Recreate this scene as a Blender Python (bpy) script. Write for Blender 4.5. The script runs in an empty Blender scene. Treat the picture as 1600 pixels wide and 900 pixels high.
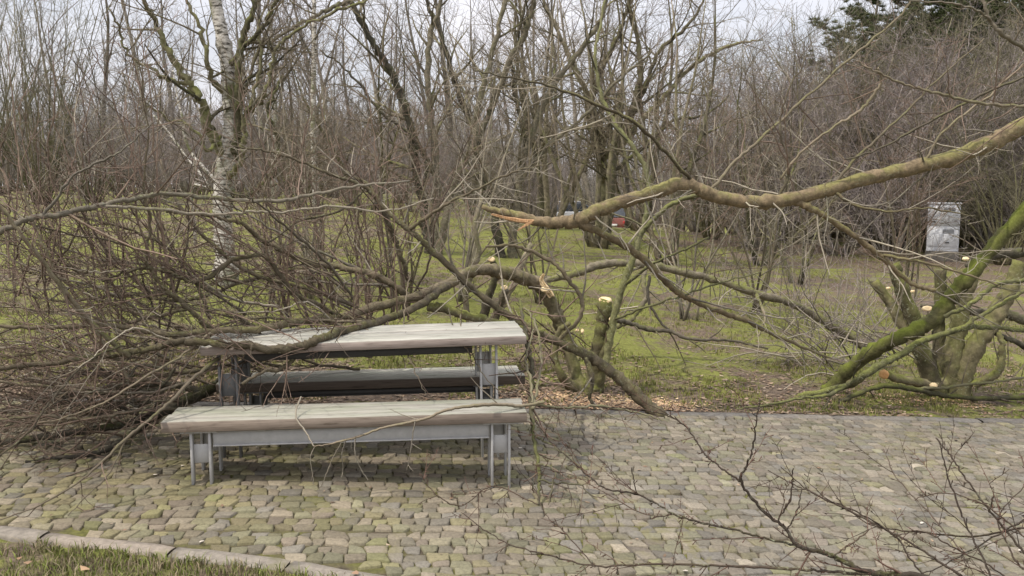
import bpy, math, random
import numpy as np
from mathutils import Vector, Matrix

# ------------------------------------------------------------------ camera, sky, sun, exposure
SC = bpy.context.scene
COL = SC.collection
FPX = 1331.0                 # focal length in pixels of a 1600 px wide frame
CAM_H = 1.95
HORIZ = 291.0
PITCH = math.atan((450 - HORIZ) / FPX)
cam_data = bpy.data.cameras.new('camera')
cam_data.sensor_width = 36
cam_data.lens = 36 * FPX / 1600
cam_data.clip_start = 0.05
cam_data.clip_end = 1000
cam = bpy.data.objects.new('camera', cam_data)
COL.objects.link(cam)
cam.location = (0, 0, CAM_H)
cam.rotation_euler = (math.pi / 2 - PITCH, 0, 0)
SC.camera = cam

SUN_TO = Vector((0.29, 0.18, -0.52)).normalized()      # the way the light travels
SUN_EL = math.asin(-SUN_TO.z)
SUN_ROT = math.atan2(-SUN_TO.x, -SUN_TO.y)
world = bpy.data.worlds.new('World')
SC.world = world
world.use_nodes = True
wn = world.node_tree.nodes
wl = world.node_tree.links
wn.clear()
w_out = wn.new('ShaderNodeOutputWorld')
w_bg = wn.new('ShaderNodeBackground')
w_sky = wn.new('ShaderNodeTexSky')
w_sky.sky_type = 'NISHITA'
w_sky.sun_disc = False
w_sky.sun_elevation = SUN_EL
w_sky.sun_rotation = SUN_ROT
w_sky.air_density = 1.0
w_sky.dust_density = 2.0
w_tc = wn.new('ShaderNodeTexCoord')
w_map = wn.new('ShaderNodeMapping')
w_map.inputs['Scale'].default_value = (1, 1, 2.6)
w_noise = wn.new('ShaderNodeTexNoise')
w_noise.inputs['Scale'].default_value = 3.2
w_noise.inputs['Detail'].default_value = 7
w_noise.inputs['Roughness'].default_value = 0.58
w_ramp = wn.new('ShaderNodeValToRGB')
w_ramp.color_ramp.elements[0].position = 0.36
w_ramp.color_ramp.elements[1].position = 0.62
w_ramp.color_ramp.elements[0].color = (0.6, 0.6, 0.6, 1)
w_ramp.color_ramp.elements[1].color = (0.92, 0.92, 0.92, 1)
w_mix = wn.new('ShaderNodeMixRGB')
w_mix.inputs[2].default_value = (9.6, 9.45, 9.95, 1)      # bright thin cloud, in the sky's own units
wl.new(w_tc.outputs['Generated'], w_map.inputs['Vector'])
wl.new(w_map.outputs[0], w_noise.inputs['Vector'])
wl.new(w_noise.outputs['Fac'], w_ramp.inputs[0])
wl.new(w_ramp.outputs[0], w_mix.inputs[0])
wl.new(w_sky.outputs[0], w_mix.inputs[1])
w_sep = wn.new('ShaderNodeSeparateXYZ')
w_up = wn.new('ShaderNodeMapRange')
for i_, v_ in enumerate((0.0, 1.0, 0.80, 2.2)):
    w_up.inputs[i_ + 1].default_value = v_
w_mul = wn.new('ShaderNodeMixRGB')
w_mul.blend_type = 'MULTIPLY'
w_mul.inputs[0].default_value = 1
wl.new(w_tc.outputs['Generated'], w_sep.inputs[0])
wl.new(w_sep.outputs[2], w_up.inputs[0])
wl.new(w_mix.outputs[0], w_mul.inputs[1])
wl.new(w_up.outputs[0], w_mul.inputs[2])
wl.new(w_mul.outputs[0], w_bg.inputs['Color'])
w_bg.inputs['Strength'].default_value = 0.095
wl.new(w_bg.outputs[0], w_out.inputs['Surface'])

sun_data = bpy.data.lights.new('sun', 'SUN')
sun_data.energy = 3.0
sun_data.angle = math.radians(1.0)
sun_data.color = (1.0, 0.93, 0.83)
sun = bpy.data.objects.new('sun', sun_data)
COL.objects.link(sun)
sun.rotation_euler = SUN_TO.to_track_quat('-Z', 'Y').to_euler()

SC.view_settings.view_transform = 'Standard'
SC.view_settings.look = 'None'
SC.view_settings.gamma = 1
SC.view_settings.use_curve_mapping = False
SC.view_settings.exposure = 0.2
SC.cycles.max_bounces = 5
SC.cycles.diffuse_bounces = 3
SC.cycles.glossy_bounces = 2
SC.cycles.transmission_bounces = 2
SC.cycles.use_denoising = True
SC.cycles.denoiser = 'OPENIMAGEDENOISE'
SC.cycles.denoising_input_passes = 'RGB_ALBEDO_NORMAL'
SC.cycles.denoising_prefilter = 'ACCURATE'
SC.cycles.use_adaptive_sampling = False

# ------------------------------------------------------------------ helpers
CP, SP = math.cos(PITCH), math.sin(PITCH)


def P(px, py, Y):
    """World point Y metres in front of the camera seen at pixel (px, py) of the 1600x900 photograph."""
    x = (px - 800) / FPX
    v = (450 - py) / FPX
    dy = CP + v * SP
    dz = -SP + v * CP
    t = Y / dy
    return (x * t, Y, CAM_H + dz * t)


def smooth(a, b, t):
    t = np.clip((t - a) / (b - a), 0, 1)
    return t * t * (3 - 2 * t)


def kfar(x):
    return 7.68 + 0.113 * x


def knear(x):
    x = np.asarray(x, float)
    return 4.05 - 0.145 * x - 0.55 * np.clip(x + 0.8, 0, 9) ** 2


def plaza_z(x):
    return -0.09 - 0.052 * np.clip(x, -6, 7)


def ground_z(x, y):
    x = np.asarray(x, float)
    y = np.asarray(y, float)
    u = x / np.maximum(y, 6) * 20
    s = 0.068 - 0.018 * smooth(-5, 2, u) - 0.012 * smooth(1, 8, u) + 0.004 * smooth(8, 14, u)
    t = np.clip(y - kfar(x) - 0.1, 0, None)
    rise = s * np.where(t < 16, t, 16 + 4 * (1 - np.exp(-(t - 16) / 4)))
    dip = smooth(27, 42, y) * smooth(-2, 4, x) * (1 - smooth(16, 30, x)) * 1.1
    lump = 0.03 * np.sin(x * 0.9 + 1.3) * np.sin(y * 0.7) + 0.018 * np.sin(x * 2.3 + y * 1.7)
    return plaza_z(x) + rise - dip + lump * smooth(0, 1.5, t)


def gz(x, y):
    return float(ground_z(x, y))


def link(o, parent=None):
    COL.objects.link(o)
    if parent is not None:
        o.parent = parent
    return o


def tag(o, label=None, cat=None, group=None, kind=None):
    if label:
        o['label'] = label
    if cat:
        o['category'] = cat
    if group:
        o['group'] = group
    if kind:
        o['kind'] = kind
    return o


def thing(name, label, cat, loc=(0, 0, 0), rz=0, group=None):
    o = bpy.data.objects.new(name, None)
    o.empty_display_size = 0.2
    link(o)
    o.location = loc
    o.rotation_euler = (0, 0, rz)
    return tag(o, label, cat, group)


def copy_tree(root, loc, rz, scale=1.0, label=None, group=None, cat=None):
    r = root.copy()
    COL.objects.link(r)
    r.location = loc
    r.rotation_euler = (0, 0, rz)
    r.scale = (scale,) * 3 if not isinstance(scale, tuple) else scale
    if label:
        r['label'] = label
    if group:
        r['group'] = group
    if cat:
        r['category'] = cat
    for ch in list(root.children):
        c = ch.copy()
        COL.objects.link(c)
        c.parent = r
        for g2 in list(ch.children):
            d = g2.copy()
            COL.objects.link(d)
            d.parent = c
    return r


def mesh_from(name, verts, faces_loops, loop_starts, mat, parent=None, attr=None, shade=True, origin=None):
    """verts (n,3), faces as flat loop indices + starts."""
    v = np.asarray(verts, np.float32)
    if origin is not None:
        v = v - np.asarray(origin, np.float32)
    me = bpy.data.meshes.new(name)
    me.vertices.add(len(v))
    me.vertices.foreach_set('co', v.ravel())
    fl = np.asarray(faces_loops, np.int32)
    ls = np.asarray(loop_starts, np.int32)
    me.loops.add(len(fl))
    me.loops.foreach_set('vertex_index', fl)
    me.polygons.add(len(ls))
    me.polygons.foreach_set('loop_start', ls)
    if shade:
        me.polygons.foreach_set('use_smooth', np.ones(len(ls), bool))
    if attr is not None:
        a = me.color_attributes.new('bk', 'FLOAT_COLOR', 'POINT')
        a.data.foreach_set('color', np.asarray(attr, np.float32).ravel())
    me.update(calc_edges=True)
    me.validate()
    if mat is not None:
        me.materials.append(mat)
    o = bpy.data.objects.new(name, me)
    return link(o, parent)


class Soup:
    """Collects polygons (any size) with an optional colour attribute, links them as ONE mesh."""

    def __init__(self):
        self.v, self.f, self.a = [], [], []

    def add(self, verts, faces, col=(0.5, 0.5, 0, 1)):
        b = len(self.v)
        self.v.extend(tuple(map(float, p)) for p in verts)
        self.f.extend(tuple(i + b for i in f) for f in faces)
        self.a.extend([col] * len(verts))

    def box(self, c, s, rot=None, bevel=0.0, col=(0.5, 0.5, 0, 1)):
        hx, hy, hz = s[0] / 2, s[1] / 2, s[2] / 2
        b = min(bevel, hx * .9, hy * .9, hz * .9)
        if b <= 0:
            vs = [(x, y, z) for x in (-hx, hx) for y in (-hy, hy) for z in (-hz, hz)]
            fs = [(0, 1, 3, 2), (4, 6, 7, 5), (0, 4, 5, 1), (2, 3, 7, 6), (0, 2, 6, 4), (1, 5, 7, 3)]
        else:
            vs, idx = [], {}
            for sx in (-1, 1):
                for sy in (-1, 1):
                    for sz in (-1, 1):
                        idx[(sx, sy, sz)] = len(vs)
                        vs += [(sx * hx, sy * (hy - b), sz * (hz - b)), (sx * (hx - b), sy * hy, sz * (hz - b)),
                               (sx * (hx - b), sy * (hy - b), sz * hz)]
            fs = []
            g = lambda sx, sy, sz, k: idx[(sx, sy, sz)] + k
            for s0 in (-1, 1):
                q = [g(s0, -1, -1, 0), g(s0, 1, -1, 0), g(s0, 1, 1, 0), g(s0, -1, 1, 0)]
                fs.append(q if s0 > 0 else q[::-1])
                q = [g(-1, s0, -1, 1), g(-1, s0, 1, 1), g(1, s0, 1, 1), g(1, s0, -1, 1)]
                fs.append(q if s0 > 0 else q[::-1])
                q = [g(-1, -1, s0, 2), g(1, -1, s0, 2), g(1, 1, s0, 2), g(-1, 1, s0, 2)]
                fs.append(q if s0 > 0 else q[::-1])
            for a in (-1, 1):
                for c2 in (-1, 1):
                    q = [g(a, c2, -1, 0), g(a, c2, -1, 1), g(a, c2, 1, 1), g(a, c2, 1, 0)]
                    fs.append(q if a * c2 > 0 else q[::-1])
                    q = [g(a, -1, c2, 0), g(a, 1, c2, 0), g(a, 1, c2, 2), g(a, -1, c2, 2)]
                    fs.append(q if a * c2 > 0 else q[::-1])
                    q = [g(-1, a, c2, 1), g(-1, a, c2, 2), g(1, a, c2, 2), g(1, a, c2, 1)]
                    fs.append(q if a * c2 > 0 else q[::-1])
            for k, i in idx.items():
                q = [i, i + 1, i + 2]
                fs.append(q if k[0] * k[1] * k[2] > 0 else q[::-1])
        if rot is not None:
            vs = [tuple(rot @ Vector(p)) for p in vs]
        self.add([(p[0] + c[0], p[1] + c[1], p[2] + c[2]) for p in vs], fs, col)

    def build(self, name, mat, parent=None, shade=False, origin=None):
        lens = np.array([len(f) for f in self.f])
        starts = np.concatenate([[0], np.cumsum(lens)[:-1]])
        return mesh_from(name, self.v, [i for f in self.f for i in f], starts, mat, parent, self.a, shade, origin)


class Tubes:
    """Collects round tapering limbs; build() links them as ONE mesh. attr R = thickness, G = random, B = along."""

    def __init__(self):
        self.t = []

    def add(self, pts, rad, rnd=0.5):
        self.t.append((np.asarray(pts, np.float32), np.asarray(rad, np.float32), rnd))

    def build(self, name, mat, parent=None, origin=None, rough=0.0, seed=1):
        groups = {}
        for i, (p, r, g) in enumerate(self.t):
            m = float(r.max())
            k = 3 if m < .006 else 4 if m < .014 else 6 if m < .03 else 9 if m < .06 else 14
            groups.setdefault((len(p), k), []).append(i)
        V, Fs, A = [], [], []
        base = 0
        rs = np.random.RandomState(seed)
        tri_l = []
        for (n, k), ids in groups.items():
            p = np.stack([self.t[i][0] for i in ids])
            r = np.stack([self.t[i][1] for i in ids])
            g = np.array([self.t[i][2] for i in ids], np.float32)
            m = len(ids)
            tg = np.gradient(p, axis=1)
            tg /= np.linalg.norm(tg, axis=2, keepdims=True) + 1e-9
            ref = np.zeros((m, 1, 3), np.float32)
            mt = np.abs(tg.mean(axis=1))
            ax = np.argmin(mt, axis=1)
            ref[np.arange(m), 0, ax] = 1
            u = np.cross(tg, np.broadcast_to(ref, tg.shape))
            u /= np.linalg.norm(u, axis=2, keepdims=True) + 1e-9
            w = np.cross(tg, u)
            an = np.arange(k) * 2 * math.pi / k
            rr = np.broadcast_to(r[:, :, None], (m, n, k)).copy()
            if rough > 0 and k >= 6:
                rr *= 1 + rough * rs.uniform(-1, 1, (m, n, k)) + rough * rs.uniform(-1, 1, (m, n, 1))
            ring = p[:, :, None, :] + rr[..., None] * (np.cos(an)[None, None, :, None] * u[:, :, None, :] + np.sin(an)[None, None, :, None] * w[:, :, None, :])
            V.append(ring.reshape(-1, 3))
            at = np.zeros((m, n, k, 4), np.float32)
            at[..., 0] = np.clip(r / 0.05, 0, 1)[:, :, None]
            at[..., 1] = g[:, None, None]
            at[..., 2] = np.linspace(0, 1, n)[None, :, None]
            at[..., 3] = 1
            A.append(at.reshape(-1, 4))
            bi = base + np.arange(m)[:, None, None] * (n * k) + np.arange(n - 1)[None, :, None] * k
            j = np.arange(k)[None, None, :]
            j2 = (j + 1) % k
            q = np.stack([bi + j, bi + j2, bi + k + j2, bi + k + j], axis=-1)
            Fs.append(q.reshape(-1, 4))
            if k >= 6:
                for e in range(m):
                    b0 = base + e * n * k
                    tri_l.append(list(range(b0 + k - 1, b0 - 1, -1)))
                    b1 = b0 + (n - 1) * k
                    tri_l.append(list(range(b1, b1 + k)))
            base += m * n * k
        V = np.concatenate(V)
        A = np.concatenate(A)
        Q = np.concatenate(Fs)
        loops = Q.ravel()
        starts = np.arange(len(Q)) * 4
        if tri_l:
            ln = np.array([len(t) for t in tri_l])
            ex = np.concatenate([np.array(t) for t in tri_l])
            starts = np.concatenate([starts, len(loops) + np.concatenate([[0], np.cumsum(ln)[:-1]])])
            loops = np.concatenate([loops, ex])
        return mesh_from(name, V, loops, starts, mat, parent, A, True, origin)


def vadd(a, b, s=1.0):
    return (a[0] + b[0] * s, a[1] + b[1] * s, a[2] + b[2] * s)


def vnorm(a):
    l = math.sqrt(a[0] * a[0] + a[1] * a[1] + a[2] * a[2]) or 1
    return (a[0] / l, a[1] / l, a[2] / l)


def vdist(a, b):
    return math.dist(a, b)


def walk(rng, p, d, L, n, wob, trop):
    """A wandering polyline of n points from p along d; trop bends it (a vector added each step)."""
    pts = [p]
    st = L / (n - 1)
    for i in range(n - 1):
        d = vnorm((d[0] + rng.uniform(-wob, wob) + trop[0], d[1] + rng.uniform(-wob, wob) + trop[1], d[2] + rng.uniform(-wob, wob) + trop[2]))
        p = vadd(p, d, st)
        pts.append(p)
    return pts


def side_dir(rng, t, ang):
    """A direction ang radians off tangent t, at a random roll."""
    while True:
        v = (rng.uniform(-1, 1), rng.uniform(-1, 1), rng.uniform(-1, 1))
        dt = v[0] * t[0] + v[1] * t[1] + v[2] * t[2]
        v = (v[0] - dt * t[0], v[1] - dt * t[1], v[2] - dt * t[2])
        if v[0] ** 2 + v[1] ** 2 + v[2] ** 2 > 0.02:
            break
    v = vnorm(v)
    c, s = math.cos(ang), math.sin(ang)
    return vnorm((t[0] * c + v[0] * s, t[1] * c + v[1] * s, t[2] * c + v[2] * s))


def ramify(T, rng, pts, rad, levels, lo=0.15, hi=1.0, floor=None):
    """Spawn side branches along a polyline. levels: list of dicts per level:
    per_m, len (a,b) metres, ang (a,b), wob, trop, n, rfac, rmin, bias (vector)."""
    if not levels:
        return
    lv = levels[0]
    seg = [vdist(pts[i], pts[i + 1]) for i in range(len(pts) - 1)]
    L = sum(seg)
    cnt = lv['per_m'] * L * (hi - lo)
    cnt = int(cnt) + (1 if rng.random() < cnt - int(cnt) else 0)
    for c in range(cnt):
        t = lo + (hi - lo) * (c + rng.random()) / max(cnt, 1)
        s = t * L
        i = 0
        while i < len(seg) - 1 and s > seg[i]:
            s -= seg[i]
            i += 1
        f = min(s / max(seg[i], 1e-6), 1)
        a, b = pts[i], pts[i + 1]
        p = (a[0] + (b[0] - a[0]) * f, a[1] + (b[1] - a[1]) * f, a[2] + (b[2] - a[2]) * f)
        tg = vnorm((b[0] - a[0], b[1] - a[1], b[2] - a[2]))
        r = rad[i] + (rad[i + 1] - rad[i]) * f
        d = side_dir(rng, tg, rng.uniform(*lv['ang']))
        bi = lv.get('bias')
        if bi:
            d = vnorm((d[0] + bi[0], d[1] + bi[1], d[2] + bi[2]))
        ln = rng.uniform(*lv['len']) * (1.15 - 0.5 * t)
        r0 = max(min(r * lv['rfac'], r * 0.9, lv.get('rmax', 1)), lv['rmin'])
        n = lv['n']
        q = walk(rng, p, d, ln, n, lv['wob'], lv['trop'])
        if floor is not None:
            q = [(x, y, max(z, floor(x, y))) for x, y, z in q]
        r1 = max(r0 * lv.get('tip', 0.35), 0.0011)
        rr = [r0 + (r1 - r0) * k / (n - 1) for k in range(n)]
        T.add(q, rr, rng.random())
        ramify(T, rng, q, rr, levels[1:], 0.12, 1.0, floor)


def spline(ctrl, sub=6):
    """Catmull-Rom through rows of (x, y, z, r)."""
    c = np.array(ctrl, float)
    c = np.vstack([2 * c[0] - c[1], c, 2 * c[-1] - c[-2]])
    out = []
    for i in range(1, len(c) - 2):
        for k in range(sub):
            t = k / sub
            p0, p1, p2, p3 = c[i - 1], c[i], c[i + 1], c[i + 2]
            out.append(.5 * ((2 * p1) + (-p0 + p2) * t + (2 * p0 - 5 * p1 + 4 * p2 - p3) * t * t + (-p0 + 3 * p1 - 3 * p2 + p3) * t ** 3))
    out.append(c[-2])
    o = np.array(out)
    o[:, 3] = np.maximum(o[:, 3], 0.0012)
    return [tuple(r[:3]) for r in o], [float(r[3]) for r in o]


def pix(rows, sub=6, rng=None, jig=0.0):
    """Rows of (px, py, Y, diameter in px) -> smooth world polyline and radii."""
    c = []
    for (x, y, Y, d) in rows:
        p = P(x, y, Y)
        c.append((p[0], p[1], p[2], d / 2 * Y / FPX))
    pts, rad = spline(c, sub)
    kr = random.Random(int(sum(r_[0] * 3 + r_[1] for r_ in rows)))
    sw = [kr.uniform(.9, 1.08) for _ in rad]
    rad = [r_ * (.86 if r_ > .02 else .95) * (.5 * sw[i_] + .5 * sw[i_ - 1]) * (kr.uniform(1.08, 1.2) if kr.random() < .06 else 1) for i_, r_ in enumerate(rad)]
    if rng is not None and jig > 0:
        pts = [(p[0] + rng.uniform(-1, 1) * jig, p[1] + rng.uniform(-1, 1) * jig, p[2] + rng.uniform(-1, 1) * jig) for p in pts]
    return pts, rad


# ------------------------------------------------------------------ materials
class NT:
    def __init__(self, name):
        self.m = bpy.data.materials.new(name)
        self.m.use_nodes = True
        self.n = self.m.node_tree.nodes
        self.l = self.m.node_tree.links
        self.b = self.n['Principled BSDF']
        self.b.inputs['Specular IOR Level'].default_value = 0.25

    def new(self, t, **kw):
        o = self.n.new(t)
        for k, v in kw.items():
            if hasattr(o, k):
                setattr(o, k, v)
            else:
                o.inputs[k].default_value = v
        return o

    def coord(self, scale=(1, 1, 1), kind='Object'):
        tc = self.new('ShaderNodeTexCoord')
        mp = self.new('ShaderNodeMapping')
        mp.inputs['Scale'].default_value = scale
        self.l.new(tc.outputs[kind], mp.inputs['Vector'])
        return mp.outputs[0]

    def noise(self, vec, scale, detail=4, rough=.6):
        o = self.new('ShaderNodeTexNoise')
        o.inputs['Scale'].default_value = scale
        o.inputs['Detail'].default_value = detail
        o.inputs['Roughness'].default_value = rough
        if vec is not None:
            self.l.new(vec, o.inputs['Vector'])
        return o.outputs['Fac']

    def ramp(self, fac, stops):
        o = self.new('ShaderNodeValToRGB')
        e = o.color_ramp.elements
        while len(e) < len(stops):
            e.new(0.5)
        for k, (pos, c) in enumerate(stops):
            e[k].position = pos
            e[k].color = (*c, 1) if len(c) == 3 else c
        self.l.new(fac, o.inputs[0])
        return o.outputs[0]

    def rng(self, fac, a, b, c=0.0, d=1.0):
        o = self.new('ShaderNodeMapRange')
        for i, v in enumerate((a, b, c, d)):
            o.inputs[i + 1].default_value = v
        self.l.new(fac, o.inputs[0])
        return o.outputs[0]

    def math(self, op, a, b):
        o = self.new('ShaderNodeMath', operation=op)
        for i, v in enumerate((a, b)):
            if isinstance(v, (int, float)):
                o.inputs[i].default_value = v
            else:
                self.l.new(v, o.inputs[i])
        return o.outputs[0]

    def mix(self, fac, a, b, mode='MIX'):
        o = self.new('ShaderNodeMixRGB', blend_type=mode)
        for i, v in enumerate((fac, a, b)):
            if isinstance(v, (int, float)):
                o.inputs[i].default_value = v
            elif isinstance(v, tuple):
                o.inputs[i].default_value = (*v, 1)
            else:
                self.l.new(v, o.inputs[i])
        return o.outputs[0]

    def attr(self):
        a = self.new('ShaderNodeAttribute', attribute_name='bk')
        s = self.new('ShaderNodeSeparateColor')
        self.l.new(a.outputs['Color'], s.inputs[0])
        return s.outputs[0], s.outputs[1], s.outputs[2], a.outputs['Color']

    def bump(self, h, strength, dist=0.01):
        o = self.new('ShaderNodeBump')
        o.inputs['Strength'].default_value = strength
        o.inputs['Distance'].default_value = dist
        self.l.new(h, o.inputs['Height'])
        self.l.new(o.outputs[0], self.b.inputs['Normal'])

    def done(self, col, rough=0.85):
        if isinstance(col, tuple):
            self.b.inputs['Base Color'].default_value = (*col, 1)
        else:
            self.l.new(col, self.b.inputs['Base Color'])
        self.b.inputs['Roughness'].default_value = rough
        return self.m


def bark_mat(name, thin, thick, moss=0.5, mosscol=(0.12, 0.13, 0.025), lichen=0.15, scale=14, bump=0.95):
    t = NT(name)
    R, G, B, _ = t.attr()
    vec = t.coord()
    n1 = t.noise(vec, scale, 7, .72)
    n2 = t.noise(vec, scale * .28, 3, .6)
    n3 = t.noise(vec, scale * 3.2, 3, .7)
    col = t.mix(t.rng(R, 0.04, 0.5), thin, thick)
    col = t.mix(1.0, col, t.ramp(G, [(0, (.45, .45, .45)), (1, (1.42, 1.40, 1.38))]), 'MULTIPLY')
    col = t.mix(t.math('MULTIPLY', t.rng(R, 0.15, .6), .8), col, t.mix(1.0, col, t.ramp(n1, [(.33, (.35, .34, .33)), (.5, (.95, .95, .95)), (.68, (1.7, 1.65, 1.6))]), 'MULTIPLY'))
    if lichen > 0:
        col = t.mix(t.math('MULTIPLY', t.rng(n3, .56, .66), t.math('MULTIPLY', t.rng(n2, .45, .6), lichen * 2.2)), col, (.36, .38, .27))
    if moss > 0:
        geo = t.new('ShaderNodeNewGeometry')
        sx = t.new('ShaderNodeSeparateXYZ')
        t.l.new(geo.outputs['Normal'], sx.inputs[0])
        up = t.rng(sx.outputs[2], -.35, .75)
        f = t.math('MULTIPLY', up, t.rng(n2, .62 - .3 * moss, .70 - .22 * moss))
        f = t.math('MULTIPLY', f, t.rng(R, .06, .35))
        f = t.math('MULTIPLY', f, min(1, .5 + moss * .5))
        col = t.mix(f, col, t.mix(n3, tuple(c * .6 for c in mosscol), tuple(c * 1.7 for c in mosscol)))
    t.bump(n1, bump, 0.02)
    return t.done(col, .9)


M_BARK = bark_mat('bark_grey_brown', (.175, .143, .102), (.15, .132, .092), .55)
M_BARK_RED = bark_mat('bark_reddish_twig', (.185, .132, .102), (.115, .098, .066), .45)
M_BARK_DARK = bark_mat('bark_dark', (.13, .11, .085), (.112, .10, .072), .42, (.075, .08, .022))
M_BARK_FALLEN = bark_mat('bark_fallen_limb', (.10, .082, .055), (.125, .105, .068), .5, (.115, .11, .035), .3)
M_BARK_MOSS = bark_mat('bark_mossy', (.15, .13, .08), (.165, .145, .088), .78, (.14, .15, .032), .35, 11)
M_BARK_GREEN = bark_mat('bark_green_moss', (.11, .105, .05), (.12, .115, .05), .95, (.115, .135, .018), .1)
M_BARK_BLIMB = bark_mat('bark_birch_limbs', (.15, .135, .09), (.135, .125, .075), .75, (.125, .135, .03), .3, 10)
M_BARK_FG = bark_mat('bark_budding_branch', (.085, .062, .046), (.11, .092, .066), .35, lichen=.2)
M_BARK_FGRED = bark_mat('bark_budding_twig', (.12, .070, .052), (.11, .092, .066), .2)
M_BARK_LICHEN = bark_mat('bark_lichen', (.14, .135, .07), (.155, .155, .08), .75, (.15, .16, .04), .5, 22)
M_BARK_PALE = bark_mat('bark_pale', (.31, .275, .215), (.19, .17, .125), .25, lichen=.3)
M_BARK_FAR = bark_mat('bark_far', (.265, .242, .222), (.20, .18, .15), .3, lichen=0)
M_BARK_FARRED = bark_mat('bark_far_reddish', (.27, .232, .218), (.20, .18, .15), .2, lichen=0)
M_BARK_OLIVE = bark_mat('bark_olive', (.165, .150, .100), (.14, .13, .075), .6, (.12, .13, .03), .1)
M_BARK_LIMB = bark_mat('bark_big_limb', (.165, .14, .09), (.165, .128, .078), .62, (.165, .155, .05), .25, 16, .7)


def birch_mat():
    t = NT('birch_bark')
    vec = t.coord((1, 1, 3.2))
    n = t.noise(vec, 9, 5, .7)
    n2 = t.noise(t.coord((1, 1, .5)), 4, 3, .6)
    col = t.ramp(n, [(.40, (.05, .045, .035)), (.50, (.40, .37, .32)), (.62, (.62, .59, .53))])
    col = t.mix(t.rng(n2, .50, .68), col, (.12, .125, .05))
    t.bump(n, .5, .01)
    return t.done(col, .8)


M_BIRCH = birch_mat()


def wood_cut_mat():
    t = NT('fresh_cut_wood')
    vec = t.coord()
    n = t.noise(vec, 35, 4, .6)
    return t.done(t.ramp(n, [(.3, (.62, .44, .22)), (.7, (.80, .66, .42))]), .7)


M_CUT = wood_cut_mat()
t = NT('orange_cut_wood')
M_CUTO = t.done(t.ramp(t.noise(t.coord(), 35, 4), [(.3, (.55, .27, .10)), (.7, (.72, .44, .20))]), .7)
t = NT('torn_orange_wood')
M_TORN = t.done(t.ramp(t.noise(t.coord((6, 1, 1)), 20, 4), [(.3, (.36, .19, .09)), (.7, (.56, .37, .20))]), .7)


def plank_mat(name, top, side, green):
    t = NT(name)
    vec = t.coord((1.1, 16, 16))
    g = t.noise(vec, 5, 6, .65)
    big = t.noise(t.coord((1, 3, 3)), 2.2, 3, .5)
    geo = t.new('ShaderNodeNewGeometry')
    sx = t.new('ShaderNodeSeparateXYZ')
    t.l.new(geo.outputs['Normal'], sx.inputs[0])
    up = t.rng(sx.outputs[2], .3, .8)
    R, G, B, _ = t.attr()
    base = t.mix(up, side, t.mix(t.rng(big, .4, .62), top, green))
    base = t.mix(1.0, base, t.ramp(g, [(.30, (.36, .34, .31)), (.43, (.85, .84, .83)), (.55, (1, 1, 1)), (.72, (1.2, 1.2, 1.2))]), 'MULTIPLY')
    base = t.mix(1.0, base, t.ramp(G, [(0, (.80, .80, .80)), (1, (1.12, 1.12, 1.12))]), 'MULTIPLY')
    t.bump(g, .18, .003)
    return t.done(base, .8)


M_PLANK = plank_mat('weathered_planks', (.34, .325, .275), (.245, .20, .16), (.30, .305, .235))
M_PLANK_REAR = plank_mat('weathered_planks_shaded_edge', (.47, .455, .39), (.115, .09, .07), (.43, .44, .36))  # front-edge shade painted into side colour; top lightened against the table's shadow
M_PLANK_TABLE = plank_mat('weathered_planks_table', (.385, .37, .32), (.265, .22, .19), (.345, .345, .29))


def metal_mat(name, c, metallic=.35, rough=.5):
    t = NT(name)
    n = t.noise(t.coord(), 22, 4, .6)
    t.b.inputs['Metallic'].default_value = metallic
    return t.done(t.mix(n, tuple(v * .75 for v in c), tuple(v * 1.2 for v in c)), rough)


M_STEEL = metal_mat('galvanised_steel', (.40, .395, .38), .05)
M_STEEL_SHADED = metal_mat('shaded_steel', (.16, .16, .155), .1)  # darker copy of the leg steel, shade put into its colour
M_STEEL_DEEP_SHADE = metal_mat('shadowy_brown_steel', (.05, .047, .043), .1)  # beam steel darkened: shade under seat and tabletop is in the colour


def cobble_mat():
    t = NT('cobble_stone')
    R, G, B, C = t.attr()
    vec = t.coord()
    n = t.noise(vec, 60, 4, .7)
    n2 = t.noise(vec, 1.1, 4, .6)
    n3 = t.noise(vec, 9, 4, .65)
    col = t.mix(1.0, C, t.ramp(n, [(.25, (.62, .62, .62)), (.5, (1, 1, 1)), (.78, (1.35, 1.35, 1.35))]), 'MULTIPLY')
    col = t.mix(t.math('MULTIPLY', t.rng(n3, .5, .66), t.rng(n2, .50, .66)), col, (.165, .15, .07))
    t.bump(t.noise(vec, 45, 5, .7), .5, .008)
    return t.done(col, .82)


def bed_mat():
    t = NT('joint_soil_moss')
    vec = t.coord()
    n = t.noise(vec, 2.2, 4, .6)
    n2 = t.noise(vec, 30, 4, .7)
    col = t.mix(t.rng(n, .44, .6), (.075, .060, .040), (.10, .098, .028))
    col = t.mix(1.0, col, t.ramp(n2, [(.3, (.6, .6, .6)), (.7, (1.4, 1.4, 1.4))]), 'MULTIPLY')
    return t.done(col, .95)


def kerb_mat():
    t = NT('kerb_stone')
    R, G, B, C = t.attr()
    n = t.noise(t.coord(), 28, 5, .7)
    n2 = t.noise(t.coord(), 3, 4, .6)
    col = t.mix(1.0, C, t.ramp(n, [(.3, (.68, .68, .68)), (.7, (1.25, 1.25, 1.25))]), 'MULTIPLY')
    col = t.mix(t.rng(n2, .58, .72), col, (.15, .14, .07))
    t.bump(n, .4, .006)
    return t.done(col, .85)


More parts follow.
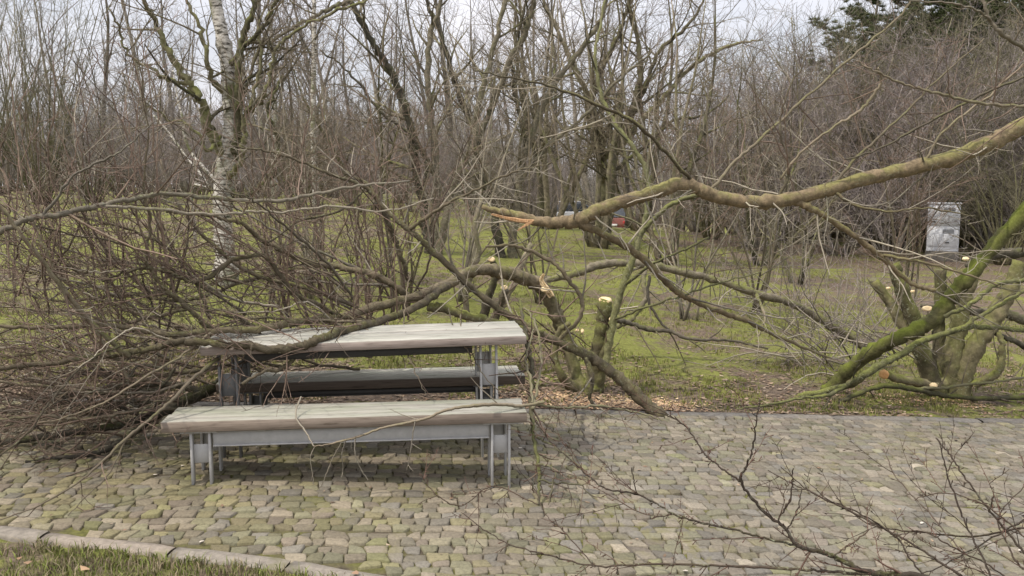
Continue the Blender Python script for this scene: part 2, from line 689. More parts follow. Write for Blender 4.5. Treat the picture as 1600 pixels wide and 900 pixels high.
def lawn_mat():
    t = NT('lawn_ground')
    vec = t.coord()
    n = t.noise(vec, .55, 5, .6)
    n2 = t.noise(vec, 3.2, 5, .65)
    n3 = t.noise(vec, 24, 4, .7)
    R, G, B, C = t.attr()
    grass = t.mix(n2, (.15, .165, .034), (.225, .23, .06))
    soil = t.mix(n3, (.11, .08, .058), (.21, .16, .115))
    f = t.math('ADD', t.math('MULTIPLY', t.rng(n, .38, .62), .62), t.math('MULTIPLY', t.rng(n2, .42, .62), .55))
    f = t.math('SUBTRACT', f, R)
    col = t.mix(t.rng(f, .02, .46), soil, grass)
    col = t.mix(1.0, col, t.ramp(n3, [(.3, (.6, .6, .6)), (.7, (1.35, 1.35, 1.35))]), 'MULTIPLY')
    t.bump(t.noise(vec, 18, 5, .75), 1.0, .05)
    return t.done(col, .95)


def tint_mat(name, rough=.8):
    t = NT(name)
    R, G, B, C = t.attr()
    return t.done(C, rough)


M_COBBLE, M_BED, M_KERB, M_LAWN = cobble_mat(), bed_mat(), kerb_mat(), lawn_mat()
M_GRASS = tint_mat('grass_blades', .7)
M_LEAF = tint_mat('fallen_leaves', .85)
M_CHIP = tint_mat('wood_chips', .8)
M_NEEDLE = tint_mat('pine_needles', .7)

# ------------------------------------------------------------------ ground
rs = np.random.RandomState(7)


def axis(parts):
    out = []
    for a, b, st in parts:
        out.append(np.arange(a, b, st))
    return np.concatenate(out + [[parts[-1][1]]])


xs = axis([(-160, -40, 12), (-40, -12, 1.6), (-12, -7, .5), (-7, 9, .14), (9, 16, .6), (16, 48, 2), (48, 160, 14)])
ys = axis([(-25, 1.0, 2.0), (1.0, 9.6, .12), (9.6, 16, .35), (16, 46, .8), (46, 90, 4), (90, 260, 17)])
GX, GY = np.meshgrid(xs, ys)
GZ = ground_z(GX, GY)
inside = np.minimum(smooth(0.0, .13, kfar(GX) - GY), smooth(0.0, .13, GY - knear(GX))) * smooth(-9.0, -8.8, GX) * (1 - smooth(8.6, 8.8, GX))
GZ = GZ - .13 * inside + (rs.uniform(-1, 1, GZ.shape) * .006)
ny, nx = GX.shape
ii = np.arange(ny * nx).reshape(ny, nx)
quads = np.stack([ii[:-1, :-1], ii[:-1, 1:], ii[1:, 1:], ii[1:, :-1]], -1).reshape(-1, 4)
bare = np.exp(-np.clip(GY - kfar(GX), 0, None) / .8) * .75 * (GY > kfar(GX) - .3) * (1 - .55 * smooth(2.2, 4.5, GX))
for (cx, cy, rr, k) in [(0.8, 8.6, 1.0, .55), (4.6, 9.0, 1.1, .45), (-3.2, 7.9, 1.6, .7), (11, 24, 7, .7), (14, 30, 8, .6), (6.5, 14.5, 2.2, .35), (9, 16.5, 4.5, .6), (5.5, 12.5, 1.6, .3), (2.6, 9.4, .9, .3), (-2, 34, 40, .2)]:
    bare = np.maximum(bare, k * np.exp(-((GX - cx) ** 2 + (GY - cy) ** 2) / rr ** 2))
bare = np.maximum(bare, .45 * (GY < knear(GX)))
at = np.zeros((ny * nx, 4), np.float32)
at[:, 0] = bare.ravel()
at[:, 3] = 1
tag(mesh_from('lawn', np.stack([GX, GY, GZ], -1).reshape(-1, 3), quads.ravel(), np.arange(len(quads)) * 4, M_LAWN, None, at), kind='structure')

# joint bed under the stones
bx = np.arange(-8.9, 8.71, .2)
bv, bf = [], []
for x in bx:
    y0, y1 = float(knear(x)) + .03, float(kfar(x)) - .03
    y0 = max(y0, .6)
    for k in range(9):
        bv.append((x, y0 + (y1 - y0) * k / 8, float(plaza_z(x)) - .011))
for i in range(len(bx) - 1):
    for k in range(8):
        a = i * 9 + k
        bf += [a, a + 9, a + 10, a + 1]
tag(mesh_from('paving_bed', bv, bf, np.arange(len(bf) // 4) * 4, M_BED), kind='structure')

# cobbles: every stone its own block of real geometry, all one paving
rng = random.Random(11)
ck_v, ck_f, ck_a = [], [], []
PAL = [(.215, .185, .130), (.235, .200, .142), (.25, .212, .152), (.20, .178, .130), (.20, .182, .146), (.225, .20, .132), (.21, .195, .122), (.20, .178, .138), (.265, .228, .165), (.21, .175, .13)]
NU, NV = 6, 5
US = [-1, -.86, -.3, .3, .86, 1]
VS = [-1, -.84, 0, .84, 1]
grid_f = []
for a in range(NU - 1):
    for b in range(NV - 1):
        grid_f.append((a * NV + b, (a + 1) * NV + b, (a + 1) * NV + b + 1, a * NV + b + 1))
loop_ids = [a * NV for a in range(NU)] + [(NU - 1) * NV + b for b in range(1, NV)] + [a * NV + NV - 1 for a in range(NU - 2, -1, -1)] + [b for b in range(NV - 2, 0, -1)]
slope = 0.113
row = 0
v = 0.0
total = 0
row_y = 7.68 - .13
while row_y > 1.2:
    rh = rng.uniform(.074, .108)
    yc = row_y - rh / 2
    amp, ph, fr = rng.uniform(.008, .02), rng.uniform(0, 6.3), rng.uniform(.8, 1.6)
    x = -8.7 + rng.uniform(0, .1)
    while x < 8.6:
        w = rng.choice([rng.uniform(.07, .10), rng.uniform(.085, .14)])
        xc = x + w / 2
        cy = yc + slope * xc + amp * math.sin(fr * xc + ph) + rng.uniform(-.006, .006)
        x += w
        # the rows are nearly horizontal in the photo near the front kerb, parallel to the rear one behind
        k = min(max((cy - 4.2) / 3.2, 0), 1)
        if cy > kfar(xc) - .14 or cy < float(knear(xc)) + .14:
            continue
        if cy < 3.2 and abs(xc) > 5 or abs(xc) > cy * .75 + .8:
            continue
        total += 1
        gapx, gapy = rng.uniform(.002, .008), rng.uniform(.001, .007)
        hw, hh = w / 2 - gapx / 2 - .001, rh / 2 - gapy / 2
        rot = rng.gauss(0, .04) + .105
        ca, sa = math.cos(rot), math.sin(rot)
        top = rng.gauss(0, .0035)
        tx, ty = rng.gauss(0, .032), rng.gauss(0, .032)
        b0 = len(ck_v)
        corner = [rng.uniform(-.013, .013) for _ in range(8)]
        for a in range(NU):
            u = US[a]
            for b in range(NV):
                q = VS[b]
                # pulled-in corners, rounded shoulders
                uu, qq = u, q
                if abs(u) == 1 and abs(q) == 1:
                    uu, qq = u * .93, q * .93
                fx = uu * hw + (corner[0] * uu * qq + corner[1] * qq) * 1.0 + rng.uniform(-.002, .002)
                fy = qq * hh + (corner[2] * uu * qq + corner[3] * uu) * .8 + rng.uniform(-.002, .002)
                e = max(abs(u), abs(q))
                z = .005 - (.0042 if e == 1 else .0012 * (abs(u) + abs(q))) + top + fx * tx + fy * ty + rng.uniform(-.0016, .0016)
                ck_v.append((xc + fx * ca - fy * sa, cy + fx * sa + fy * ca, float(plaza_z(xc)) - .052 * (fx * ca - fy * sa) + z))
        nb = NU * NV
        for i in loop_ids:
            p = ck_v[b0 + i]
            dx, dy = p[0] - xc, p[1] - cy
            ck_v.append((xc + dx * 1.045, cy + dy * 1.045, p[2] - .035))
        for f in grid_f:
            ck_f.append(tuple(b0 + i for i in f))
        m = len(loop_ids)
        for i in range(m):
            j = (i + 1) % m
            ck_f.append((b0 + loop_ids[j], b0 + loop_ids[i], b0 + nb + i, b0 + nb + j))
        c = rng.choice(PAL)
        br = rng.uniform(.60, .96)
        lefty = min(max((1.2 - xc) / 3, 0), 1)
        mossy = rng.random() < .10 + .26 * lefty
        c = tuple(v0 * br for v0 in c)
        if mossy:
            c = (c[0] * .97, c[1] * 1.0, c[2] * .80)
        gl = .3333 * (c[0] + c[1] + c[2])
        gk = .14 - .22 * lefty
        c = tuple(v0 + (gl - v0) * gk for v0 in c)
        if rng.random() < .02:
            c = tuple(v0 * 1.35 for v0 in c)
        ck_a.extend([(*c, 1)] * (nb + m))
    row_y -= rh
lens = np.array([len(f) for f in ck_f])
tag(mesh_from('cobbled_paving', ck_v, np.array(ck_f).ravel(), np.arange(len(ck_f)) * 4, M_COBBLE, None, ck_a), kind='structure')
print('cobbles', total)


def kerb(name, fn, x0, x1, width, cols, seed, lift):
    r = random.Random(seed)
    s = Soup()
    x = x0
    while x < x1:
        d = (float(fn(x + .05)) - float(fn(x))) / .05
        L = r.uniform(.6, 1.05) / math.hypot(1, d)
        y = float(fn(x))
        ye = float(fn(x + L))
        ln = math.hypot(L, ye - y) - r.uniform(.008, .02)
        ang = math.atan2(ye - y, L)
        xc, yc = x + L / 2, (y + ye) / 2
        zc = float(plaza_z(xc))
        R = Matrix.Rotation(ang + r.gauss(0, .012), 4, 'Z') @ Matrix.Rotation(.052 * math.cos(ang) + r.gauss(0, .006), 4, 'Y')
        n = 9
        b0 = len(s.v)
        vs = []
        w2 = width / 2 * r.uniform(.88, 1.08)
        for k in range(n):
            u = (k / (n - 1) - .5) * ln
            e = 1 if 0 < k < n - 1 else .93
            for (vy, vz) in [(-w2, -.12), (-w2 * 1.0, -.012), (-w2 * .82, 0), (0, .004), (w2 * .82, 0), (w2, -.012), (w2, -.12)]:
                vs.append(R @ Vector((u, vy * e + r.uniform(-.005, .005), vz + r.uniform(-.003, .003) + lift)))
        fs = []
        for k in range(n - 1):
            for j in range(6):
                a = k * 7 + j
                fs.append((a, a + 7, a + 8, a + 1))
        fs.append(tuple(range(6, -1, -1)))
        fs.append(tuple((n - 1) * 7 + j for j in range(7)))
        c = r.choice(cols)
        br = r.uniform(.85, 1.15)
        s.add([(p.x + xc, p.y + yc, p.z + zc) for p in vs], fs, (*(q * br for q in c), 1))
        x += L
    o = s.build(name, M_KERB, None, True)
    tag(o, kind='structure')
    return o


kerb('near_kerb', lambda x: knear(x) + .05, -7.5, 1.4, .135, [(.235, .20, .16), (.215, .19, .155), (.19, .18, .16)], 3, .006)
kerb('far_kerb', lambda x: kfar(x) - .05, -8.8, 8.6, .15, [(.15, .138, .118), (.165, .15, .128), (.14, .13, .115)], 4, .004)

# ------------------------------------------------------------------ grass, leaves, chips
def blades(name, pts, hmin, hmax, cols, w, per, seed, lean=.5):
    r = np.random.RandomState(seed)
    n = len(pts) * per
    base = np.repeat(pts, per, axis=0) + np.concatenate([r.normal(0, .018, (n, 2)), np.zeros((n, 1))], 1)
    h = r.uniform(hmin, hmax, n)
    an = r.uniform(0, 2 * math.pi, n)
    ln = r.uniform(.1, lean, n) * h
    fa = r.uniform(0, math.pi, n)
    wd = w * r.uniform(.7, 1.3, n)
    dx, dy = np.cos(an), np.sin(an)
    wx, wy = np.cos(fa) * wd, np.sin(fa) * wd
    V = np.zeros((n, 5, 3))
    V[:, 0] = base + np.stack([-wx, -wy, -.01 * np.ones(n)], 1)
    V[:, 1] = base + np.stack([wx, wy, -.01 * np.ones(n)], 1)
    mid = base + np.stack([dx * ln * .35, dy * ln * .35, h * .6], 1)
    V[:, 2] = mid + np.stack([wx * .8, wy * .8, 0 * h], 1)
    V[:, 3] = mid - np.stack([wx * .8, wy * .8, 0 * h], 1)
    V[:, 4] = base + np.stack([dx * ln * 1.2, dy * ln * 1.2, h * .93], 1)
    b = np.arange(n)[:, None] * 5
    q = (b + np.array([[0, 1, 2, 3]]))
    tr = (b + np.array([[3, 2, 4]]))
    loops = np.concatenate([q.ravel(), tr.ravel()])
    starts = np.concatenate([np.arange(n) * 4, 4 * n + np.arange(n) * 3])
    ci = r.randint(0, len(cols), n)
    c = np.array(cols)[ci] * r.uniform(.75, 1.25, (n, 1))
    A = np.ones((n, 5, 4))
    A[:, :, :3] = c[:, None, :]
    o = mesh_from(name, V.reshape(-1, 3), loops, starts, M_GRASS, None, A.reshape(-1, 4))
    return tag(o, kind='stuff')


GREENS = [(.175, .20, .042), (.205, .215, .05), (.225, .225, .065), (.25, .215, .10), (.14, .165, .038), (.26, .21, .12)]
DRY = [(.15, .18, .04), (.19, .22, .05), (.13, .16, .035), (.26, .21, .125), (.22, .18, .11), (.17, .15, .07), (.19, .15, .10)]


def patchy(x, y, s=1.0, o=0.0):
    return (np.sin(x * 1.3 * s + 2.1 + o) * np.sin(y * 1.7 * s + .4) + .6 * np.sin(x * 3.1 * s + y * 2.3 * s + o) + .4 * np.sin(x * 6.7 * s - y * 5.1 * s))


N = 42000
gy = 7.6 + (rs.rand(N) ** 1.6) * 16
gx = (rs.rand(N) * 2 - 1) * (gy * .66 + .6)
tk = gy - kfar(gx)
keep = (tk > .05) & (rs.rand(N) < np.clip(tk / 1.2 + .25 + .5 * (gx > 2.4), 0, 1)) & (patchy(gx, gy, .8) + .5 * patchy(gx, gy, 2.3, 1.7) > rs.normal(-.05, .35, N))
gx, gy = gx[keep], gy[keep]
tag(blades('lawn_grass', np.stack([gx, gy, ground_z(gx, gy)], 1), .02, .055, GREENS, .004, 5, 5), 'short olive green lawn grass with bare patches beyond the paving', 'grass')
N = 15000
gx = -4.6 + rs.rand(N) * 5.6
gy = 2.3 + rs.rand(N) * 2.6
keep = (gy < knear(gx) - .03) & (gy > np.abs(gx) * 1.2 + .6) & ((patchy(gx, gy, 2.2, 1.0) > rs.normal(-.35, .6, N)) | (rs.rand(N) < .25))
gx, gy = gx[keep], gy[keep]
tag(blades('verge_grass', np.stack([gx, gy, ground_z(gx, gy)], 1), .02, .065, DRY, .0028, 7, 6, .9), 'patchy green and straw coloured grass in front of the near kerb', 'grass')


def leaves(name, x, y, z, size, cols, mat, seed, curl=.35, flat=.5):
    r = np.random.RandomState(seed)
    n = len(x)
    outl = np.array([(-1, 0, .15), (-.45, .5, 0), (.25, .55, .12), (1, 0, .3), (.3, -.5, .05), (-.5, -.45, .1)])
    sz = size * r.uniform(.55, 1.3, n)
    rz = r.uniform(0, 6.28, n)
    tx, ty = r.normal(0, flat, n), r.normal(0, flat, n)
    V = np.zeros((n, 6, 3))
    for k in range(6):
        px_, py_ = outl[k, 0] * sz, outl[k, 1] * sz * r.uniform(.7, 1.2, n)
        pz = outl[k, 2] * sz * curl * 2 * r.uniform(.2, 1.5, n) + px_ * tx * .5 + py_ * ty * .5
        V[:, k, 0] = x + px_ * np.cos(rz) - py_ * np.sin(rz)
        V[:, k, 1] = y + px_ * np.sin(rz) + py_ * np.cos(rz)
        V[:, k, 2] = z + np.abs(pz) + .006
    b = np.arange(n)[:, None] * 6
    loops = np.concatenate([(b + np.array([[0, 1, 2, 3]])).ravel(), (b + np.array([[0, 3, 4, 5]])).ravel()])
    c = np.array(cols)[r.randint(0, len(cols), n)] * r.uniform(.7, 1.3, (n, 1))
    A = np.ones((n, 6, 4))
    A[:, :, :3] = c[:, None, :]
    o = mesh_from(name, V.reshape(-1, 3), loops, np.arange(2 * n) * 4, mat, None, A.reshape(-1, 4), False)
    return tag(o, kind='stuff')


LEAFC = [(.15, .105, .07), (.20, .145, .095), (.11, .078, .055), (.25, .185, .125), (.17, .11, .07), (.27, .21, .15)]
N = 26000
lx = (rs.rand(N) * 2 - 1) * 6.8
ly = kfar(lx) + rs.exponential(.9, N)
keep = rs.rand(N) < (1 - .62 * smooth(1.6, 3.2, lx)) * np.clip(.55 + .4 * np.sin(lx * 2.2 + 1) + .25 * np.sin(lx * 5 + ly * 4), .12, 1)
lx, ly = lx[keep], ly[keep]
tag(leaves('leaf_litter', lx, ly, ground_z(lx, ly), .026, LEAFC, M_LEAF, 8), 'brown fallen leaf litter along the far edge of the paving', 'leaf litter')
N = 420
lx = (rs.rand(N) * 2 - 1) * 5.5
ly = 3.9 + rs.rand(N) * 3.5
keep = (ly > knear(lx) + .1) & (ly < kfar(lx) - .05) & ((rs.rand(N) < .3) | (lx < -1.8))
lx, ly = lx[keep], ly[keep]
tag(leaves('paving_litter', lx, ly, plaza_z(lx) + .004, .016, LEAFC + [(.5, .45, .38)], M_LEAF, 9), 'scattered small dead leaves and crumbs on the cobbles', 'leaf litter')
cx, cy = [], []
for (ax, ay, sr, n) in [(1.05, 7.95, .28, 900), (1.45, 8.05, .22, 700), (.55, 8.0, .25, 500), (.15, 7.85, .3, 300), (4.1, 8.75, .22, 350), (4.75, 8.7, .15, 250), (.35, 8.2, .15, 200)]:
    cx.append(rs.normal(ax, sr, n))
    cy.append(rs.normal(ay, sr * .5, n))
cx, cy = np.concatenate(cx), np.concatenate(cy)
k = cy > kfar(cx) + .03
cx, cy = cx[k], cy[k]
tag(leaves('wood_chips', cx, cy, ground_z(cx, cy) + .004, .016, [(.55, .38, .22), (.62, .47, .28), (.45, .28, .16), (.35, .22, .13)], M_CHIP, 10, .2, .3), 'pale fresh wood chips scattered around the sawn stumps', 'wood chips')
# one crisp brown leaf on the near kerb
lf = leaves('dead_leaf', np.array([P(556, 886, 4.2)[0]]), np.array([4.17]), np.array([float(plaza_z(-.8)) + .012]), .045, [(.30, .19, .12)], M_LEAF, 12, .9)
lf['kind'] = 'thing'
tag(lf, 'single curled brown leaf lying on the near kerb stone', 'leaf')
lf2 = leaves('dead_leaf', np.array([-2.35, -2.42, -2.05]), np.array([3.95, 4.0, 3.9]), np.array([.125, .125, .115]), .024, [(.26, .17, .10), (.20, .13, .08)], M_LEAF, 13, .9)
lf2['kind'] = 'stuff'
tag(lf2, 'orange brown oak leaves lying in the patchy verge grass', 'leaves')

# ------------------------------------------------------------------ benches and table
BROT = math.radians(6.1)


def plank_row(n, length, depth, thick, zt, gap, seed, mat, name, parent, y0=0.0):
    r = random.Random(seed)
    w = (depth - gap * (n - 1)) / n
    s = Soup()
    for i in range(n):
        yc = y0 + w / 2 + i * (w + gap)
        s.box((r.uniform(-.006, .006), yc, zt - thick / 2 + r.uniform(-.002, .002)), (length + r.uniform(-.012, .012), w, thick), None, .004, (.5, r.random(), 0, 1))
    return s.build(name, mat, parent)


def end_frame(parent, x, ys, ztop, zg, plate_z, mat, name='leg', yplate=None, dxs=(-.058, .058), wide=.24):
    """One support: four slim uprights, a top plate and the plates welded between them."""
    f = Soup()
    y0, y1 = ys
    f.box((x, (y0 + y1) / 2, ztop - .006), (wide, y1 - y0 + .09, .012), None, .002)
    leg = f.build(name, mat, parent)
    for dx in dxs:
        for y in (y0, y1):
            u = Soup()
            g = zg(x + dx, y)
            u.box((x + dx, y, (ztop - .012 + g) / 2), (.016, .05, ztop - .012 - g), None, .002)
            u.build('upright', mat, leg)
    for y in (y0, y1):
        p = Soup()
        p.box((x, y + .004, (plate_z[0] + plate_z[1]) / 2), (dxs[1] - dxs[0] - .018, .012, plate_z[1] - plate_z[0]), None, .002)
        p.build('leg_plate', mat, leg)
    return leg


def local_ground(root):
    mw = Matrix.Translation(root.location) @ Matrix.Rotation(root.rotation_euler.z, 4, 'Z')

    def zg(x, y):
        w = mw @ Vector((x, y, 0))
        return float(plaza_z(w.x) if w.y < kfar(w.x) else ground_z(w.x, w.y)) - .005
    return zg


def bench(label, origin, length, depth, seat_z, mat, seed, legx, beam_mat, leg_mat, plate=(.155, .28), bh=.082, brot=BROT):
    root = thing('picnic_bench', label, 'bench', (origin[0], origin[1], 0), brot, None)
    zg = local_ground(root)
    plank_row(4, length, depth, .073, seat_z, .006, seed, mat, 'seat', root)
    zt = seat_z - .073 - .014
    b = Soup()
    bl = legx[1] - legx[0] - .16
    bc = (legx[0] + legx[1]) / 2
    # channel: web and two flanges, front and back
    for y, sgn in ((.055, 1), (depth - .055, -1)):
        b.box((bc, y, zt - .006 - bh / 2), (bl, .008, bh), None, .001)
        b.box((bc, y + sgn * .012, zt - .003), (bl, .034, .007), None, .001)
        b.box((bc, y - sgn * .006, zt - .009 - bh), (bl, .03, .007), None, .001)
    b.build('beam', beam_mat, root)
    for k in (-.25, .02, .25):
        sp = Soup()
        sp.box((bc + k * length, depth / 2, seat_z - .073 - .007), (.05, depth - .06, .014), None, .001)
        sp.build('cross_bar', beam_mat, root)
    for x in legx:
        end_frame(root, x, (.062, depth - .062), seat_z - .073, zg, plate, leg_mat)
    return root


FB = (-2.244, 5.31)
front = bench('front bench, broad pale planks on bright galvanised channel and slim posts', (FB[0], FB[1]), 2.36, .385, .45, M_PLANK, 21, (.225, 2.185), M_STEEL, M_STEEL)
for ch in front.children:
    if ch.name.startswith('seat') or True:
        pass
# the planks are centred on x: shift the seat so that the origin is the bench's left front corner
def shift_seat(root, nm, dx):
    for ch in root.children:
        if ch.name.startswith(nm):
            ch.location.x = dx


shift_seat(front, 'seat', 2.36 / 2)
for ch in front.children:
    if ch.name.startswith('cross_bar'):
        pass
ux, uy = math.cos(BROT), math.sin(BROT)
vx, vy = -math.sin(BROT), math.cos(BROT)


def off(a, b):
    return (FB[0] + ux * a + vx * b, FB[1] + uy * a + vy * b)


back = bench('rear bench, grey planks with shaded dark front edge behind the table', (-2.245, 6.32), 2.36, .40, .46, M_PLANK_REAR, 23, (.26, 2.08), M_STEEL_DEEP_SHADE, M_STEEL_SHADED, (.155, .28), .03, math.radians(7.4))
shift_seat(back, 'seat', 2.36 / 2)

tb_o = (-2.165, 5.815)
TT = .842
table = thing('picnic_table', 'long weathered plank picnic table between two benches with branch across its top', 'table', (tb_o[0], tb_o[1], 0), math.radians(7))
table.rotation_euler.y = math.radians(-.85)
zgt = local_ground(table)
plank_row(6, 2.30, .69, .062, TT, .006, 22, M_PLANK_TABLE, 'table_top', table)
shift_seat(table, 'table_top', 2.30 / 2)
b = Soup()
for y in (.11, .58):
    b.box((1.10, y, TT - .062 - .016 - .026), (1.62, .05, .052), None, .003)
b.build('beam', M_STEEL_DEEP_SHADE, table)
sp = Soup()
for xk in (.5, 1.12, 1.75):
    sp = Soup()
    sp.box((xk, .33, TT - .062 - .008), (.05, .58, .015), None, .001)
    sp.build('cross_bar', M_STEEL_DEEP_SHADE, table)
for x in (.17, 2.03):
    end_frame(table, x, (.115, .575), TT - .062, zgt, (.46, .62), M_STEEL_SHADED if x < 1 else M_STEEL, 'leg', None, (-.058, .058), .26)  # left leg takes the shade-darkened steel, right leg the plain one


# ------------------------------------------------------------------ trees of the background
def tree_parts(seed, height, stems, spread, r0, limbs_pm=1.5, limb_len=(1.2, 2.6), lo=.25, twig=1.0, up=.05, wob=.16, clear=.2, droop=0.0, ang=(.5, 1.0), stem_list=None):
    rg = random.Random(seed)
    T, Cr = Tubes(), Tubes()
    lv = [
        dict(per_m=limbs_pm, len=limb_len, ang=ang, wob=wob, trop=(0, 0, up), n=7, rfac=.5, rmin=.010, tip=.3),
        dict(per_m=5.6 * twig, len=(.4, 1.2), ang=(.4, 1.0), wob=.2, trop=(0, 0, up * .6 - droop), n=5, rfac=.55, rmin=.0055, tip=.4),
        dict(per_m=8.5 * twig, len=(.2, .65), ang=(.4, 1.0), wob=.22, trop=(0, 0, -droop), n=4, rfac=.6, rmin=.0038, tip=.5),
    ]
    if stem_list is None:
        stem_list = []
        for k in range(stems):
            a = 2 * math.pi * (k + rg.random() * .7) / stems
            sp = spread * rg.uniform(.45, 1.1) if stems > 1 else spread * rg.uniform(0, .4)
            d = vnorm((math.cos(a) * sp, math.sin(a) * sp, 1))
            hgt = height * rg.uniform(.8, 1.08)
            n = 12
            p = (math.cos(a) * .12 * (stems > 1), math.sin(a) * .12 * (stems > 1), -.08)
            pts = walk(rg, p, d, hgt, n, wob * .7, (0, 0, .03))
            rb = r0 * rg.uniform(.7, 1.1)
            rad = [max(rb * (1 - .88 * (i / (n - 1)) ** .85) * (1.35 if i == 0 else 1), .008) for i in range(n)]
            stem_list.append((pts, rad))
    for pts, rad in stem_list:
        T.add(pts, rad, rg.random())
        ramify(Cr, rg, pts, rad, lv, lo, 1.0)
    return T, Cr


def make_tree(name, label, cat, loc, rz, parts, tmat, cmat, group=None, scale=1.0, origin=(0, 0, 0), rough=.08):
    T, Cr = parts
    root = thing(name, label, cat, loc, rz, group)
    root.scale = (scale,) * 3
    T.build('trunk', tmat, root, origin, rough)
    if Cr.t:
        Cr.build('crown', cmat, root, origin, .05)
    return root


# prototypes (each one is itself placed in the wood)
PROTO = {}


def wood(kind, px, Y, rz, sc=1.0, dz=0.0, label=None, group=None, cat='tree', name=None, tmat=None, cmat=None):
    x = (px - 800) / FPX * Y
    loc = (x, Y, gz(x, Y) - .03 + dz)
    if kind not in PROTO:
        PROTO[kind] = DEF[kind]()
        r = PROTO[kind]
        r.location = loc
        r.rotation_euler = (0, 0, rz)
        r.scale = (sc,) * 3
        if label:
            r['label'] = label
        if group:
            r['group'] = group
        return r
    return copy_tree(PROTO[kind], loc, rz, sc, label, group)


DEF = {
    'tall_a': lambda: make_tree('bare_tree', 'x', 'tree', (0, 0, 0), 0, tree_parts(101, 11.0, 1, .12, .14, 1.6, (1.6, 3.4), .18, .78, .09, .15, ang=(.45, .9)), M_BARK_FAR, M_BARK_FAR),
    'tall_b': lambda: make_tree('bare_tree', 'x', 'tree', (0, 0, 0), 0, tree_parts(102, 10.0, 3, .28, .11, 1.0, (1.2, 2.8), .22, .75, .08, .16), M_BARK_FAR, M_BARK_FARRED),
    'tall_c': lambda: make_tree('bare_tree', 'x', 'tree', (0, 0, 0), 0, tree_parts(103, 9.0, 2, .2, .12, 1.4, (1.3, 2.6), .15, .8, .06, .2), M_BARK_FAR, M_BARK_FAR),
    'red_bush': lambda: make_tree('bare_shrub', 'x', 'shrub', (0, 0, 0), 0, tree_parts(104, 4.6, 14, .75, .035, 1.5, (.7, 1.6), .15, 1.05, .03, .2), M_BARK_FARRED, M_BARK_FARRED),
    'olive_bush': lambda: make_tree('bare_shrub', 'x', 'shrub', (0, 0, 0), 0, tree_parts(105, 5.2, 16, .6, .04, 1.4, (.7, 1.7), .12, 1.0, .02, .2), M_BARK_OLIVE, M_BARK_OLIVE),
    'coppice': lambda: make_tree('coppice_shrub', 'x', 'shrub', (0, 0, 0), 0, tree_parts(106, 6.5, 26, .42, .032, .75, (.7, 1.8), .25, .8, .08, .12, ang=(.3, .7)), M_BARK_OLIVE, M_BARK_OLIVE),
    'arch_bush': lambda: make_tree('arching_shrub', 'x', 'shrub', (0, 0, 0), 0, tree_parts(107, 4.6, 24, .8, .028, 1.3, (.6, 1.4), .2, .9, -.08, .12, ang=(.3, .8)), M_BARK_OLIVE, M_BARK_FAR),
    'birch': lambda: make_tree('birch_tree', 'x', 'birch', (0, 0, 0), 0, tree_parts(108, 10.5, 1, .08, .085, 2.0, (1.0, 2.2), .25, .9, .03, .08, droop=.1), M_BIRCH, M_BARK_FARRED),
    'spread': lambda: make_tree('multi_stemmed_tree', 'x', 'tree', (0, 0, 0), 0, tree_parts(109, 7.2, 5, .42, .085, 1.3, (1.0, 2.4), .18, 1.0, .03, .18), M_BARK, M_BARK),
    'spread_b': lambda: make_tree('multi_stemmed_tree', 'x', 'tree', (0, 0, 0), 0, tree_parts(110, 6.0, 4, .5, .07, 1.4, (1.0, 2.2), .15, 1.0, .02, .2), M_BARK_OLIVE, M_BARK),
}

rw = random.Random(77)
G_WOOD = 'bare trees of the wood behind the lawn'
L_WOOD = 'bare leafless tree with fine brown twigs standing in the wood behind the lawn'
# back rows of the wood
k = 0
for (Y, px0, px1, step) in [(36, -60, 1700, 80), (46, -40, 1700, 84), (31, 300, 1080, 100)]:
    px = px0
    while px < px1:
        kind = ['tall_a', 'tall_b', 'tall_c'][k % 3]
        if not (Y == 36 and 900 < px < 1010) and not (Y == 46 and (px < 260 or 820 < px < 1040)):
            sc = rw.uniform(.85, 1.15) * (0.92 if px < 260 else 1) * (.72 if 980 < px < 1330 else 1)
            wood(kind, px + rw.uniform(-30, 30), Y + rw.uniform(-2, 2), rw.uniform(0, 6.28), sc, label=L_WOOD, group=G_WOOD)
        k += 1
        px += step * rw.uniform(.8, 1.2)
# undergrowth shrubs along the wood's foot
G_BUSH = 'bare shrubs of the wood edge'
L_BUSH = 'bare twiggy brown shrub in the thicket along the wood edge'
k = 0
for (Y, px0, px1, step, sc0) in [(30, 200, 1000, 52, .6), (40, -40, 1650, 50, .85), (26, 420, 860, 80, .52)]:
    px = px0
    while px < px1:
        kind = ['red_bush', 'red_bush', 'olive_bush'][k % 3]
        if not (870 < px < 1010 and Y < 44):
            wood(kind, px + rw.uniform(-20, 20), Y + rw.uniform(-1.5, 1.5), rw.uniform(0, 6.28), sc0 * rw.uniform(.8, 1.2), label=L_BUSH, group=G_BUSH)
        k += 1
        px += step * rw.uniform(.8, 1.2)
